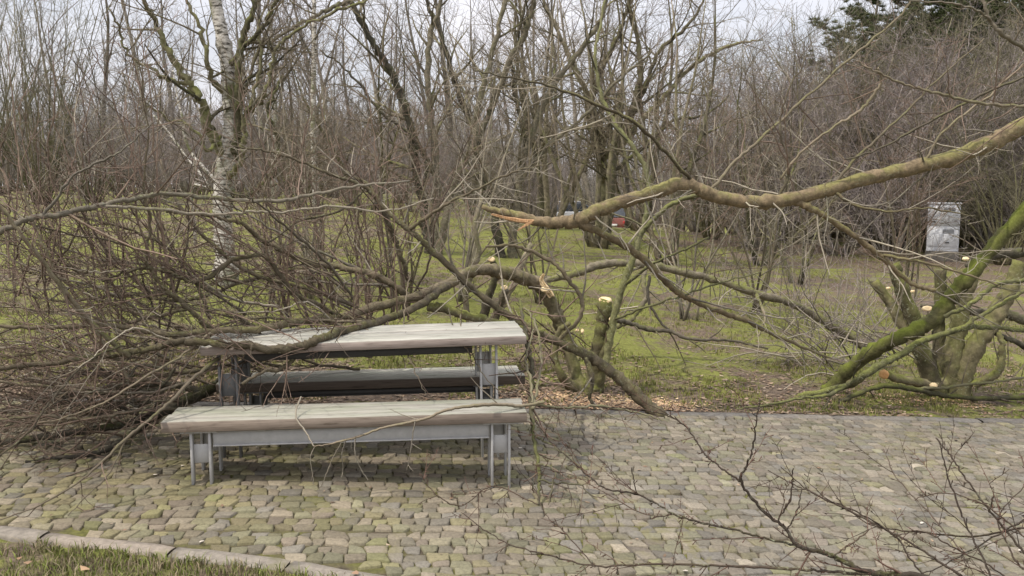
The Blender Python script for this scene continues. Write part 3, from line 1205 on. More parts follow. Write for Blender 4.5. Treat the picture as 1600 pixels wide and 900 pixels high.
# the rounded thicket on the right
G_RIGHT = 'rounded bare shrubs of the big thicket at the right'
L_RIGHT = 'tall rounded bare shrub, one of the dense purplish brown thicket below the pines'
for i, (px, Y, sc, kd) in enumerate([(1110, 26, .95, 'olive_bush'), (1180, 24, 1.05, 'red_bush'), (1250, 26, 1.25, 'olive_bush'), (1310, 23, 1.1, 'red_bush'), (1370, 25.5, 1.3, 'olive_bush'), (1430, 27, 1.3, 'red_bush'),
                                     (1490, 25, 1.25, 'olive_bush'), (1550, 24, 1.2, 'red_bush'), (1610, 26, 1.3, 'olive_bush'), (1680, 24, 1.2, 'red_bush'), (1150, 31, 1.2, 'red_bush'), (1240, 31, 1.45, 'red_bush'),
                                     (1340, 31, 1.5, 'red_bush'), (1430, 33, 1.6, 'olive_bush'), (1530, 31, 1.5, 'red_bush'), (1640, 31, 1.5, 'olive_bush'), (1390, 22, .8, 'red_bush'), (1570, 21, .85, 'olive_bush'), (1280, 28, 1.3, 'red_bush'),
                                     (1460, 29, 1.4, 'red_bush'), (1585, 28, 1.4, 'red_bush'), (1215, 27, 1.2, 'red_bush'), (1345, 27, 1.35, 'red_bush'), (1405, 24, 1.15, 'red_bush'), (1520, 27, 1.35, 'red_bush'), (1460, 23.5, 1.0, 'olive_bush'), (1625, 23, 1.05, 'red_bush'), (1300, 33, 1.6, 'olive_bush'), (1180, 34, 1.4, 'red_bush'), (1090, 30, 1.05, 'red_bush'), (1480, 35, 1.7, 'red_bush'), (1580, 34, 1.6, 'red_bush')]):
    wood(kd, px, Y, rw.uniform(0, 6.28), sc, label=L_RIGHT, group=G_RIGHT)
rd = random.Random(91)
T = Tubes()
for i in range(2600):
    x = rd.uniform(-52, 62)
    y = rd.uniform(54, 74)
    z = gz(x, y) - .1
    q = walk(rd, (x, y, z), vnorm((rd.uniform(-.25, .25), rd.uniform(-.2, .2), 1)), rd.uniform(3.0, 6.6), 7, .09, (0, 0, .03))
    rr = [max(.07 * rd.uniform(.4, 1) * (1 - .14 * k_), .012) for k_ in range(7)]
    T.add(q, rr, rd.random())
    ramify(T, rd, q, rr, [dict(per_m=3.0, len=(.6, 2.0), ang=(.4, .9), wob=.2, trop=(0, 0, .05), n=5, rfac=.4, rmin=.011, tip=.6),
                          dict(per_m=2.5, len=(.3, .9), ang=(.4, .9), wob=.2, trop=(0, 0, 0), n=3, rfac=.5, rmin=.009, tip=.8)], .1)
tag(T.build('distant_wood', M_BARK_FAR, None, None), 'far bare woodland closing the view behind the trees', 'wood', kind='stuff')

# left coppice
wood('coppice', 70, 25, .3, 1.0, label='tall coppiced shrub of many upright olive stems at the left lawn edge', cat='shrub')
wood('coppice', -20, 27, 1.9, 1.05, label='tall coppiced shrub cut by the left picture edge beside the other coppice', cat='shrub')
wood('arch_bush', 150, 26, 1.2, .95, label='dense shrub with arching grey stems right of the tall coppice')
wood('red_bush', 235, 25, 2.2, .75, label='reddish bare shrub between arching shrub and the big birch')
# birches in the wood
for (px, Y, rz, sc, lb) in [(495, 21, .4, 1.0, 'slim white birch trunk standing alone right of the big birch'),
                            (430, 27, 2.0, .9, 'pale birch close behind the right side of the big birch')]:
    wood('birch', px, Y, rz, sc, label=lb)
# multi-stemmed trees on the lawn
for (px, Y, rz, sc, kd, lb) in [(1042, 19, .5, .9, 'spread', 'small multi-stemmed tree on the lawn right of the lichen covered stem'),
                                (1192, 20, 2.1, .85, 'spread_b', 'multi-stemmed tree on the lawn below the rounded thicket, left of its neighbour'),
                                (1248, 17.5, 3.7, .62, 'spread_b', 'low multi-stemmed tree on bare ground left of the grey cabinet'),
                                (935, 21, 1.2, 1.0, 'spread', 'multi-stemmed tree in front of the parked cars'),
                                (860, 25, 4.0, 1.1, 'spread', 'bare multi-stemmed tree left of the silver car'),
                                (575, 24, 5.1, 1.0, 'spread_b', 'slender multi-stemmed tree between white birch and dark crooked stem'),
                                (1000, 27, .9, 1.15, 'spread', 'thick grey multi-stemmed tree right of the red car')]:
    wood(kd, px, Y, rz, sc, label=lb)

# pines behind the thicket
def pine(seed):
    rg = random.Random(seed)
    T, Cr = Tubes(), Tubes()
    pts = walk(rg, (0, 0, -.1), (0, 0, 1), 11.5, 12, .05, (0, 0, .05))
    rad = [max(.17 * (1 - i / 11.5), .02) for i in range(12)]
    T.add(pts, rad, .5)
    V, A = [], []
    r2 = np.random.RandomState(seed)
    tips = []
    for i in range(95):
        h = rg.uniform(3.0, 11.3)
        a = rg.uniform(0, 6.28)
        L = (11.9 - h) * .36 * rg.uniform(.55, 1.1) + .35
        d = vnorm((math.cos(a), math.sin(a), rg.uniform(-.1, .45)))
        f = h / 11.5 * 11
        j = min(int(f), 10)
        p = tuple(pts[j][q] + (pts[j + 1][q] - pts[j][q]) * (f - j) for q in range(3))
        q = walk(rg, p, d, L, 6, .16, (0, 0, .06))
        T.add(q, [.028 * (1 - .13 * z) for z in range(6)], .5)
        tips += q[2:]
        for _ in range(int(6 * L)):
            b = q[rg.randint(1, 5)]
            dd = vnorm((d[0] + rg.uniform(-.9, .9), d[1] + rg.uniform(-.9, .9), rg.uniform(-.2, .8)))
            s = walk(rg, b, dd, rg.uniform(.25, .7), 4, .2, (0, 0, .1))
            T.add(s, [.009, .008, .006, .005], .5)
            tips += s[1:]
    tips = np.array(tips)
    n = len(tips) * 60
    base = np.repeat(tips, 60, axis=0)
    dv = r2.normal(0, 1, (n, 3))
    dv[:, 2] = np.abs(dv[:, 2]) * .8 + .1
    dv /= np.linalg.norm(dv, axis=1, keepdims=True)
    ln = r2.uniform(.09, .19, (n, 1))
    sd = np.cross(dv, r2.normal(0, 1, (n, 3)))
    sd /= np.linalg.norm(sd, axis=1, keepdims=True) + 1e-9
    V = np.stack([base - sd * .011, base + sd * .011, base + dv * ln], 1).reshape(-1, 3)
    c = np.array([(.075, .10, .035), (.09, .11, .038), (.06, .08, .03), (.12, .125, .05)])[r2.randint(0, 4, n)] * r2.uniform(.8, 1.3, (n, 1))
    A = np.ones((n, 3, 4))
    A[:, :, :3] = c[:, None]
    root = thing('pine_tree', 'x', 'pine')
    T.build('trunk', M_BARK_FAR, root)
    mesh_from('crown', V, np.arange(3 * n), np.arange(n) * 3, M_NEEDLE, root, A.reshape(-1, 4))
    return root


DEF['pine'] = lambda: pine(31)
for (px, Y, rz, sc, lb) in [(1395, 35, .4, 1.3, 'dark green pine with its top leftmost above the thicket'), (1450, 38, 2.2, 1.5, 'dark green pine second from the left above the thicket'),
                            (1610, 35, 4.1, 1.5, 'dark green pine cut by the right picture edge'), (1530, 39, 5.2, 1.55, 'dark green pine half hidden behind the rightmost pine')]:
    wood('pine', px, Y, rz, sc, label=lb, cat='pine')

# ------------------------------------------------------------------ feature trees drawn from the photo
def feature(name, label, cat, base, stems, tmat, cmat, lv, lo=.2, seed=1, sub=6, jig=0.0, rough=.08, extra=None, hi=1.0):
    """stems: lists of (px, py, Y, diam px); twigs spawn along them; origin at base."""
    rg = random.Random(seed)
    T, Cr = Tubes(), Tubes()
    for rows in stems:
        pts, rad = pix([(a_, b_, c_, d_ * .84) for a_, b_, c_, d_ in rows], sub, rg, jig)
        g0 = gz(pts[0][0], pts[0][1])
        if 0 < pts[0][2] - g0 + .06 < .9:
            pts = [(pts[0][0], pts[0][1], g0 - .08)] + pts
            rad = [rad[0] * 1.1] + rad
        T.add(pts, rad, rg.random())
        ramify(Cr, rg, pts, rad, lv, lo, hi)
    root = thing(name, label, cat, base)
    T.build('trunk', tmat, root, base, rough, seed)
    if Cr.t:
        Cr.build('crown', cmat, root, base, .04)
    return root


def LV(pm1=1.6, l1=(.8, 2.0), pm2=4, l2=(.3, .9), pm3=6, l3=(.14, .5), up=.04, wob=.18, bias=None, rmin=(.008, .0045, .003), ang=(.5, 1.1), up2=0.0):
    pm1, pm2, pm3 = pm1 * 1.45, pm2 * 1.35, pm3 * 1.35
    return [dict(per_m=pm1, len=l1, ang=ang, wob=wob, trop=(0, 0, up), n=7, rfac=.5, rmin=rmin[0], tip=.3, bias=bias),
            dict(per_m=pm2, len=l2, ang=(.4, 1.1), wob=wob * 1.15, trop=(0, 0, up2), n=5, rfac=.55, rmin=rmin[1], tip=.4),
            dict(per_m=pm3, len=l3, ang=(.4, 1.1), wob=wob * 1.2, trop=(0, 0, up2), n=4, rfac=.6, rmin=rmin[2], tip=.5)]


def base_at(px, py, Y):
    p = P(px, py, Y)
    return (p[0], Y, gz(p[0], Y))


# the big birch with its mossy side limbs
bY = 12.8
bb = base_at(355, 450, bY)
Tb, Lb, Cb = Tubes(), Tubes(), Tubes()
rgb = random.Random(5)
pts, rad = pix([(357, 478, bY, 46), (355, 440, bY, 42), (350, 380, bY, 38), (348, 330, bY, 35), (352, 270, bY, 34), (362, 200, bY, 31), (358, 120, bY, 27), (348, 60, bY, 24), (336, 0, bY, 21), (325, -90, bY, 16), (330, -200, bY, 10), (335, -300, bY, 4)], 6)
Tb.add(pts, rad, .5)
lvb = LV(1.7, (.8, 1.9), 4.0, (.3, .9), 5.5, (.15, .45), -.02, .22, None, (.008, .005, .0034))
limb_rows = [
    [(352, 262, bY, 20), (340, 225, bY - .15, 20), (326, 205, bY - .25, 20), (322, 175, bY - .3, 18), (306, 145, bY - .4, 16), (288, 120, bY - .4, 14), (258, 70, bY - .5, 12), (240, 30, bY - .5, 10), (226, 5, bY - .6, 9), (205, -30, bY - .7, 6)],
    [(292, 132, bY - .4, 9), (262, 125, bY - .6, 8), (240, 108, bY - .7, 7), (215, 96, bY - .8, 6), (196, 75, bY - .8, 5), (185, 40, bY - .9, 4), (172, 15, bY - 1, 3)],
    [(365, 250, bY, 17), (372, 200, bY - .2, 16), (374, 150, bY - .25, 16), (371, 100, bY - .25, 15), (382, 50, bY - .2, 13), (398, 10, bY - .2, 10), (410, -50, bY - .2, 6)],
    [(360, 300, bY, 18), (385, 305, bY - .2, 14), (405, 292, bY - .25, 13), (428, 268, bY - .3, 12), (436, 240, bY - .3, 10), (432, 205, bY - .3, 8), (420, 170, bY - .4, 7), (440, 120, bY - .4, 5)],
    [(368, 200, bY, 14), (385, 175, bY - .2, 12), (405, 158, bY - .3, 10), (420, 125, bY - .35, 8), (430, 80, bY - .35, 7), (455, 55, bY - .4, 6), (500, 30, bY - .5, 5), (545, 10, bY - .6, 5), (580, 0, bY - .6, 4)],
    [(352, 150, bY, 14), (330, 120, bY - .2, 11), (320, 80, bY - .3, 9), (312, 40, bY - .3, 8), (290, 0, bY - .3, 6), (270, -40, bY - .3, 4)],
    [(356, 110, bY, 12), (385, 70, bY - .2, 10), (412, 40, bY - .3, 9), (430, 5, bY - .3, 7), (450, -30, bY - .3, 5)],
    [(350, 280, bY, 14), (372, 262, bY - .3, 12), (380, 230, bY - .35, 12), (383, 190, bY - .3, 10), (395, 150, bY - .3, 8), (408, 90, bY - .3, 6), (402, 40, bY - .3, 5)],
    [(345, 215, bY, 9), (325, 235, bY - .5, 7), (300, 200, bY - .6, 6), (262, 185, bY - .7, 5), (225, 160, bY - .8, 3)],
]
for rows in limb_rows:
    pts, rad = pix([(a_, b_, c_, d_ * .85) for a_, b_, c_, d_ in rows], 6, rgb, .03)
    Lb.add(pts, rad, rgb.random())
    ramify(Cb, rgb, pts, rad, lvb, .15)
root = thing('birch_tree', 'big white birch with thick mossy crooked limbs left of the picnic table', 'birch', bb)
Tb.build('trunk', M_BIRCH, root, bb, .07)
Lb.build('limbs', M_BARK_BLIMB, root, bb, .12)
Cb.build('crown', M_BARK, root, bb, .04)

for i, (rows, lb) in enumerate([
    ([(340, 292, 14.5, 8), (318, 262, 14.5, 7), (300, 240, 14.6, 6), (289, 215, 14.6, 6), (285, 185, 14.6, 5), (278, 155, 14.7, 4), (270, 110, 14.8, 3)], 'thin white birch stem leaning left beside the big birch trunk'),
    ([(300, 292, 16, 5), (325, 290, 15.6, 5), (288, 240, 15.8, 5), (262, 205, 16, 4), (240, 180, 16, 3)], 'crooked thin white birch stem left of the big birch'),
]):
    rows = [(rows[0][0] + 4, rows[0][1] + 62, rows[0][2], rows[0][3] + 2)] + rows
    feature('birch_tree', lb, 'birch', base_at(rows[0][0], 0, rows[0][2]), [rows], M_BIRCH, M_BARK_FARRED, LV(1.5, (.5, 1.2), 3, (.2, .6), 5, (.1, .3), .05), .3, 40 + i)

# tree with the long dark crooked stem
yA = 17.3
feature('crooked_tree', 'dark crooked multi-stemmed tree whose longest stem leans up to the top left', 'tree', base_at(668, 385, yA), [
    [(672, 392, yA, 24), (664, 350, yA, 20), (660, 310, yA, 18), (650, 275, yA, 17), (647, 235, yA - .1, 16), (641, 195, yA - .2, 15), (626, 150, yA - .3, 15), (608, 105, yA - .4, 13), (585, 70, yA - .5, 12), (562, 30, yA - .6, 12), (543, -5, yA - .6, 11), (515, -60, yA - .7, 8)],
    [(676, 392, yA, 20), (680, 330, yA + .1, 17), (683, 270, yA + .2, 15), (676, 200, yA + .3, 14), (668, 130, yA + .3, 13), (672, 60, yA + .4, 11), (690, 0, yA + .4, 8), (700, -80, yA + .5, 4)],
    [(684, 392, yA, 20), (700, 330, yA, 15), (712, 280, yA, 14), (740, 225, yA, 13), (745, 170, yA, 12), (762, 110, yA, 11), (775, 60, yA, 10), (790, 0, yA, 8), (805, -60, yA, 5)],
    [(656, 300, yA, 9), (668, 265, yA - .2, 8), (645, 215, yA - .3, 7), (600, 180, yA - .5, 6), (560, 130, yA - .6, 5), (530, 100, yA - .6, 4), (500, 80, yA - .7, 3)],
    [(545, 0, yA - .6, 10), (515, 14, yA - .8, 8), (480, 30, yA - 1, 7), (440, 55, yA - 1.1, 6), (420, 70, yA - 1.2, 4)],
], M_BARK_DARK, M_BARK, LV(1.5, (.8, 1.9), 3.6, (.3, .9), 5, (.15, .4), .03, .2), .2, 51, jig=.025, rough=.1)
yA = 18.0
feature('forked_tree', 'dark forked tree rising to the top centre right of the crooked tree', 'tree', base_at(790, 395, yA), [
    [(782, 402, yA, 24), (775, 350, yA, 18), (768, 310, yA, 17), (750, 265, yA, 16), (746, 215, yA, 14), (725, 165, yA, 13), (705, 110, yA, 11), (690, 60, yA, 9), (668, 5, yA, 7), (650, -50, yA, 4)],
    [(760, 285, yA, 14), (742, 245, yA, 13), (760, 190, yA, 14), (780, 140, yA, 13), (800, 90, yA, 13), (822, 45, yA, 12), (835, 0, yA, 10), (850, -60, yA, 7)],
    [(800, 402, yA, 22), (806, 340, yA, 16), (812, 280, yA, 15), (826, 220, yA, 14), (850, 160, yA, 13), (872, 120, yA, 12), (905, 80, yA, 10), (935, 35, yA, 9), (950, -10, yA, 7), (960, -60, yA, 4)],
    [(812, 285, yA, 9), (838, 250, yA, 8), (870, 215, yA, 8), (905, 190, yA, 7), (950, 140, yA, 6), (990, 105, yA, 5), (1020, 80, yA, 4)],
    [(820, 230, yA, 8), (808, 160, yA, 8), (800, 100, yA, 7), (812, 40, yA, 6), (830, -20, yA, 5)],
], M_BARK_DARK, M_BARK, LV(1.5, (.8, 2.0), 3.8, (.3, .9), 5, (.15, .4), .04, .2), .2, 52, jig=.025, rough=.1)
yA = 22.0
feature('spreading_tree', 'wide spreading bare tree against the bright sky right of centre', 'tree', base_at(945, 365, yA), [
    [(938, 372, yA, 22), (940, 320, yA, 18), (942, 260, yA, 17), (936, 200, yA, 16), (915, 140, yA, 13), (890, 90, yA, 10), (868, 40, yA, 8), (850, 0, yA, 6), (838, -60, yA, 3)],
    [(948, 372, yA, 22), (955, 300, yA, 18), (960, 240, yA, 17), (985, 180, yA, 14), (1000, 120, yA, 13), (998, 70, yA, 10), (985, 20, yA, 8), (975, -40, yA, 4)],
    [(962, 240, yA, 12), (1000, 190, yA, 11), (1040, 150, yA, 10), (1075, 110, yA, 9), (1110, 85, yA, 7), (1150, 70, yA, 5), (1190, 62, yA, 3)],
    [(970, 210, yA, 10), (1010, 130, yA, 9), (1030, 80, yA, 8), (1070, 45, yA, 7), (1095, 10, yA, 5), (1110, -30, yA, 3)],
    [(940, 250, yA, 11), (920, 190, yA, 11), (935, 120, yA, 10), (960, 70, yA, 9), (975, 30, yA, 8), (990, -20, yA, 5)],
    [(955, 270, yA, 9), (1000, 235, yA, 8), (1050, 190, yA, 7), (1100, 180, yA, 5), (1140, 150, yA, 4)],
], M_BARK, M_BARK, LV(1.7, (.8, 2.0), 4, (.3, .9), 5.5, (.15, .45), .05, .2), .2, 53, jig=.025, rough=.1)

# ------------------------------------------------------------------ cabinet and parked cars
cabx, caby = P(1474, 350, 22)[0], 22.0
cz = gz(cabx, caby)
M_CAB = metal_mat('pale_grey_cabinet', (.72, .74, .77), .0, .6)
M_CABD = metal_mat('dark_handle', (.08, .08, .085), .2)
cb = thing('utility_cabinet', 'pale grey metal utility cabinet standing in the bushes at the right', 'cabinet', (cabx, caby, cz - .05), -.42)
ztop_c = P(1474, 317, 22)[2] - (cz - .05)
s = Soup()
s.box((0, 0, ztop_c / 2), (.74, .32, ztop_c - .04), None, .01)
s.build('cabinet_body', M_CAB, cb)
s = Soup()
s.box((0, 0, ztop_c - .01), (.79, .37, .035), None, .01)
s.build('cabinet_roof', M_CAB, cb)
for (z0, z1) in ((.62, .955), (.27, .60)):
    s = Soup()
    s.box((0, -.168, ztop_c * (z0 + z1) / 2), (.68, .02, ztop_c * (z1 - z0)), None, .006)
    d = s.build('door', M_CAB, cb)
    h = Soup()
    h.box((-.24 if z0 > .5 else .1, -.19, ztop_c * (z0 + .07)), (.1, .025, .03), None, .004)
    h.build('handle', M_CABD, d)
    vt = Soup()
    for q in range(4):
        vt.box((.12, -.181, ztop_c * z1 - .07 - q * .028), (.26, .01, .011), None, .001)
    vt.build('vent', M_CABD, d)
s = Soup()
s.box((0, -.02, .13), (.77, .40, .34), None, .01)
s.build('plinth', metal_mat('concrete_plinth', (.15, .135, .115), 0, .9), cb)


def lathe_wheel(y, x, z, parent):
    s = Soup()
    n = 18
    prof = [(.20, -.09), (.30, -.1), (.32, -.07), (.32, .07), (.30, .1), (.20, .09)]
    vs, fs = [], []
    for i in range(n):
        a = 2 * math.pi * i / n
        for (r, o) in prof:
            vs.append((x + r * math.cos(a), y + o, z + r * math.sin(a)))
    m = len(prof)
    for i in range(n):
        for j in range(m - 1):
            a, b2 = i * m + j, ((i + 1) % n) * m + j
            fs.append((a, b2, b2 + 1, a + 1))
    s.add(vs, fs)
    w = s.build('wheel', M_CABD, parent)
    s = Soup()
    vs = [(x + .2 * math.cos(2 * math.pi * i / n), y + sg * .085, z + .2 * math.sin(2 * math.pi * i / n)) for sg in (-1, 1) for i in range(n)]
    s.add(vs, [tuple(range(n)), tuple(range(2 * n - 1, n - 1, -1))])
    s.build('rim', M_STEEL, w)


t = NT('car_glass')
t.b.inputs['Specular IOR Level'].default_value = .6
M_GLASS = t.done((.03, .035, .04), .08)
t = NT('red_tail_lamp')
M_TAIL = t.done((.4, .02, .02), .3)
t = NT('white_plate')
M_PLATE = t.done((.75, .75, .72), .5)


def car(label, px, Y, rz, paint):
    x = (px - 800) / FPX * Y
    root = thing('parked_car', label, 'car', (x, Y, gz(x, Y)), rz)
    low = [(-2.05, .3), (-2.1, .62), (-1.98, .92), (-1.2, .98), (1.0, .96), (1.75, .86), (2.08, .70), (2.1, .34), (1.9, .24), (-1.9, .24)]
    cab = [(-1.85, .93), (-1.45, 1.42), (-.9, 1.5), (.1, 1.48), (.95, .95)]

    def prism(poly, w0, w1, name, mat, par, inset=0):
        s = Soup()
        n = len(poly)
        zs = [p[1] for p in poly]
        lo_, hi_ = min(zs), max(zs)
        vs = []
        for sg in (-1, 1):
            for (a, z) in poly:
                f = (z - lo_) / (hi_ - lo_)
                vs.append((a, sg * (w0 + (w1 - w0) * f), z))
        fs = [tuple(range(n - 1, -1, -1)), tuple(range(n, 2 * n))]
        for i in range(n):
            j = (i + 1) % n
            fs.append((i, j, n + j, n + i))
        s.add(vs, fs)
        o = s.build(name, mat, par)
        bv = o.modifiers.new('soft', 'BEVEL')
        bv.width = .06
        bv.segments = 3
        return o
    body = prism(low, .86, .80, 'body', paint, root)
    prism(cab, .74, .58, 'window', M_GLASS, root)
    s = Soup()
    s.box((-.62, 0, 1.495), (1.3, 1.12, .04), None, .015)
    s.build('roof', paint, root)
    for a in (-1.3, 1.3):
        for sd in (-.76, .76):
            lathe_wheel(sd, a, .32, root)
    for sd in (-.62, .62):
        s = Soup()
        s.box((-2.07, sd, .72), (.06, .22, .16), None, .02)
        s.build('tail_light', M_TAIL, root)
    s = Soup()
    s.box((-2.11, 0, .6), (.02, .5, .11), None, .004)
    s.build('number_plate', M_PLATE, root)
    return root


t = NT('red_car_paint')
M_REDP = t.done((.17, .055, .04), .5)
t = NT('silver_car_paint')
M_SILV = t.done((.42, .43, .44), .4)
car('red parked car half hidden behind the lawn trunks', 962, 42, math.radians(78), M_REDP)
car('silver parked car to the left of the red car behind the trunks', 900, 47, math.radians(20), M_SILV)

# ------------------------------------------------------------------ sawn stumps and fallen branches
def disc(name, p, nrm, r, mat, parent, origin, squash=1.0, seed=1, th=.006):
    """A sawn wood face: a slightly uneven thick disc."""
    rg = random.Random(seed)
    nrm = Vector(nrm).normalized()
    q = nrm.to_track_quat('Z', 'Y').to_matrix()
    s = Soup()
    n = 22
    vs = [tuple(q @ Vector((0, 0, th)))]
    wob = [1 + rg.uniform(-.07, .07) for _ in range(n)]
    for (f, z) in ((.55, th + .001), (1.0, th), (1.03, -.01)):
        for i in range(n):
            a = 2 * math.pi * i / n
            vs.append(tuple(q @ Vector((math.cos(a) * r * f * wob[i], math.sin(a) * r * f * squash * wob[i], z))))
    fs = [(0, 1 + i, 1 + (i + 1) % n) for i in range(n)]
    for k in range(2):
        for i in range(n):
            j = (i + 1) % n
            fs.append((1 + k * n + i, 1 + (k + 1) * n + i, 1 + (k + 1) * n + j, 1 + k * n + j))
    s.add([(v_[0] + p[0], v_[1] + p[1], v_[2] + p[2]) for v_ in vs], fs)
    return s.build(name, mat, parent, True, origin)


def splinter(name, rows, mat, parent, origin, seed):
    """Torn wood: a bundle of jagged slivers."""
    rg = random.Random(seed)
    T = Tubes()
    pts, rad = pix(rows, 3)
    for k in range(26):
        o = [rg.uniform(-1, 1) for _ in range(3)]
        a, b_ = rg.randint(0, 1), len(pts) - rg.randint(0, 2)
        q = [(p[0] + o[0] * r * .7, p[1] + o[1] * r * .7, p[2] + o[2] * r * .7) for p, r in list(zip(pts, rad))[a:b_]]
        if len(q) < 3:
            continue
        T.add(q, [max(r * rg.uniform(.12, .38) * (1 - .8 * i / len(q)), .002) for i, r in enumerate(rad[a:b_])], .5)
    return T.build(name, mat, parent, origin, .25)


def floor_fn(x, y):
    inside_p = y < kfar(x)
    return (float(plaza_z(x)) if inside_p else gz(x, y)) + .015


def fallen(name, label, cat, limbs, lmat, twigs=None, tmat=None, lv=None, lo=.15, seed=1, sub=7, jig=.008, rough=.09, twig_rows=(), hi=1.0, limb_name='limb', rows_lv=None):
    """A fallen or broken branch: thick limbs as one part, its twigs as another."""
    rg = random.Random(seed)
    T, Cr = Tubes(), Tubes()
    first = limbs[0][0]
    base = P(*first[:3])
    for rows in limbs:
        pts, rad = pix(rows, sub, rg, jig)
        T.add(pts, rad, rg.random())
        if lv:
            ramify(Cr, rg, pts, rad, lv, lo, hi, floor_fn)
    for rows in twig_rows:
        pts, rad = pix(rows, sub, rg, jig * .6)
        Cr.add(pts, rad, rg.random())
        if rows_lv or lv:
            ramify(Cr, rg, pts, rad, rows_lv or lv[1:], .1, 1, floor_fn)
    root = thing(name, label, cat, base)
    T.build(limb_name, lmat, root, base, rough, seed)
    if Cr.t:
        Cr.build('twig_sprays', tmat or lmat, root, base, .04, seed)
    return root, base


def TW(pm1=4, l1=(.25, .8), pm2=7, l2=(.1, .32), pm3=0, l3=(.05, .14), bias=None, up=.02, wob=.2, rmin=(.0038, .0025, .0018), rmax=.010):
    o = [dict(per_m=pm1, len=l1, ang=(.5, 1.2), wob=wob, trop=(0, 0, up), n=6, rfac=.5, rmin=rmin[0], rmax=rmax, tip=.35, bias=bias),
         dict(per_m=pm2, len=l2, ang=(.5, 1.1), wob=wob * 1.2, trop=(0, 0, 0), n=4, rfac=.55, rmin=rmin[1], tip=.5)]
    if pm3:
        o.append(dict(per_m=pm3, len=l3, ang=(.5, 1.1), wob=wob, trop=(0, 0, 0), n=3, rfac=.7, rmin=rmin[2], tip=.6))
    return o


# --- centre: sawn multi-stem stump
yS = 8.45
sb = base_at(920, 600, yS)
st, sbase = fallen('sawn_stump', 'sawn multi-stemmed tree stump with fresh round cuts right of the table', 'tree stump', [
    [(922, 618, yS, 40), (928, 590, yS, 32), (936, 545, yS, 30), (942, 505, yS, 27), (946, 470, yS, 26)],
    [(912, 615, yS, 34), (898, 580, yS + .1, 26), (884, 530, yS + .15, 24), (868, 490, yS + .15, 24), (854, 458, yS + .1, 26)],
    [(930, 612, yS, 30), (942, 560, yS - .05, 18), (954, 515, yS - .1, 14), (957, 500, yS - .12, 12)],
    [(905, 612, yS, 26), (880, 590, yS - .1, 16), (868, 560, yS - .1, 12), (872, 520, yS - .1, 10), (890, 505, yS - .1, 9)],
], M_BARK_MOSS, None, M_BARK_RED, TW(5, (.25, .9), 6, (.1, .35), 5, (.05, .15)), .25, 61, hi=.9, limb_name='stump')
disc('cut_face', P(946, 468, yS), (.05, -.28, .95), .062, M_CUT, st, sbase, .95, 1)
disc('cut_face', P(957, 499, yS - .12), (.35, -.5, .75), .034, M_CUT, st, sbase, .9, 2)
disc('cut_face', P(902, 516, yS - .1), (.3, -.7, .5), .018, M_CUT, st, sbase, .7, 3)
disc('cut_face', P(910, 517, yS - .1), (-.3, -.8, .4), .016, M_CUT, st, sbase, 1.3, 4)

# lichen covered stem rising from the stump
fallen('lichen_stem', 'thin upright stem covered in yellow green lichen rising beside the sawn stump', 'branch', [
    [(944, 580, 8.3, 16), (955, 520, 8.28, 14), (966, 470, 8.25, 13), (985, 415, 8.2, 13), (998, 375, 8.2, 12), (1008, 345, 8.2, 10), (1013, 300, 8.2, 9), (1008, 262, 8.2, 8), (985, 225, 8.2, 8), (960, 190, 8.25, 7), (940, 150, 8.3, 6), (930, 90, 8.3, 5), (938, 40, 8.4, 4), (950, -30, 8.5, 3)],
    [(1004, 362, 8.2, 9), (1025, 338, 8.15, 8), (1052, 318, 8.1, 8), (1090, 305, 8.0, 7), (1130, 301, 8.0, 5)],
    [(972, 450, 8.25, 7), (1010, 418, 8.0, 5), (1060, 395, 7.8, 4), (1110, 370, 7.7, 3)],
    [(960, 500, 8.25, 5), (1010, 480, 8.0, 4), (1065, 462, 7.8, 4), (1130, 440, 7.7, 3), (1190, 425, 7.6, 2)],
], M_BARK_LICHEN, None, M_BARK_OLIVE, TW(4.5, (.25, .9), 5, (.1, .35), 4, (.05, .15)), .3, 62)

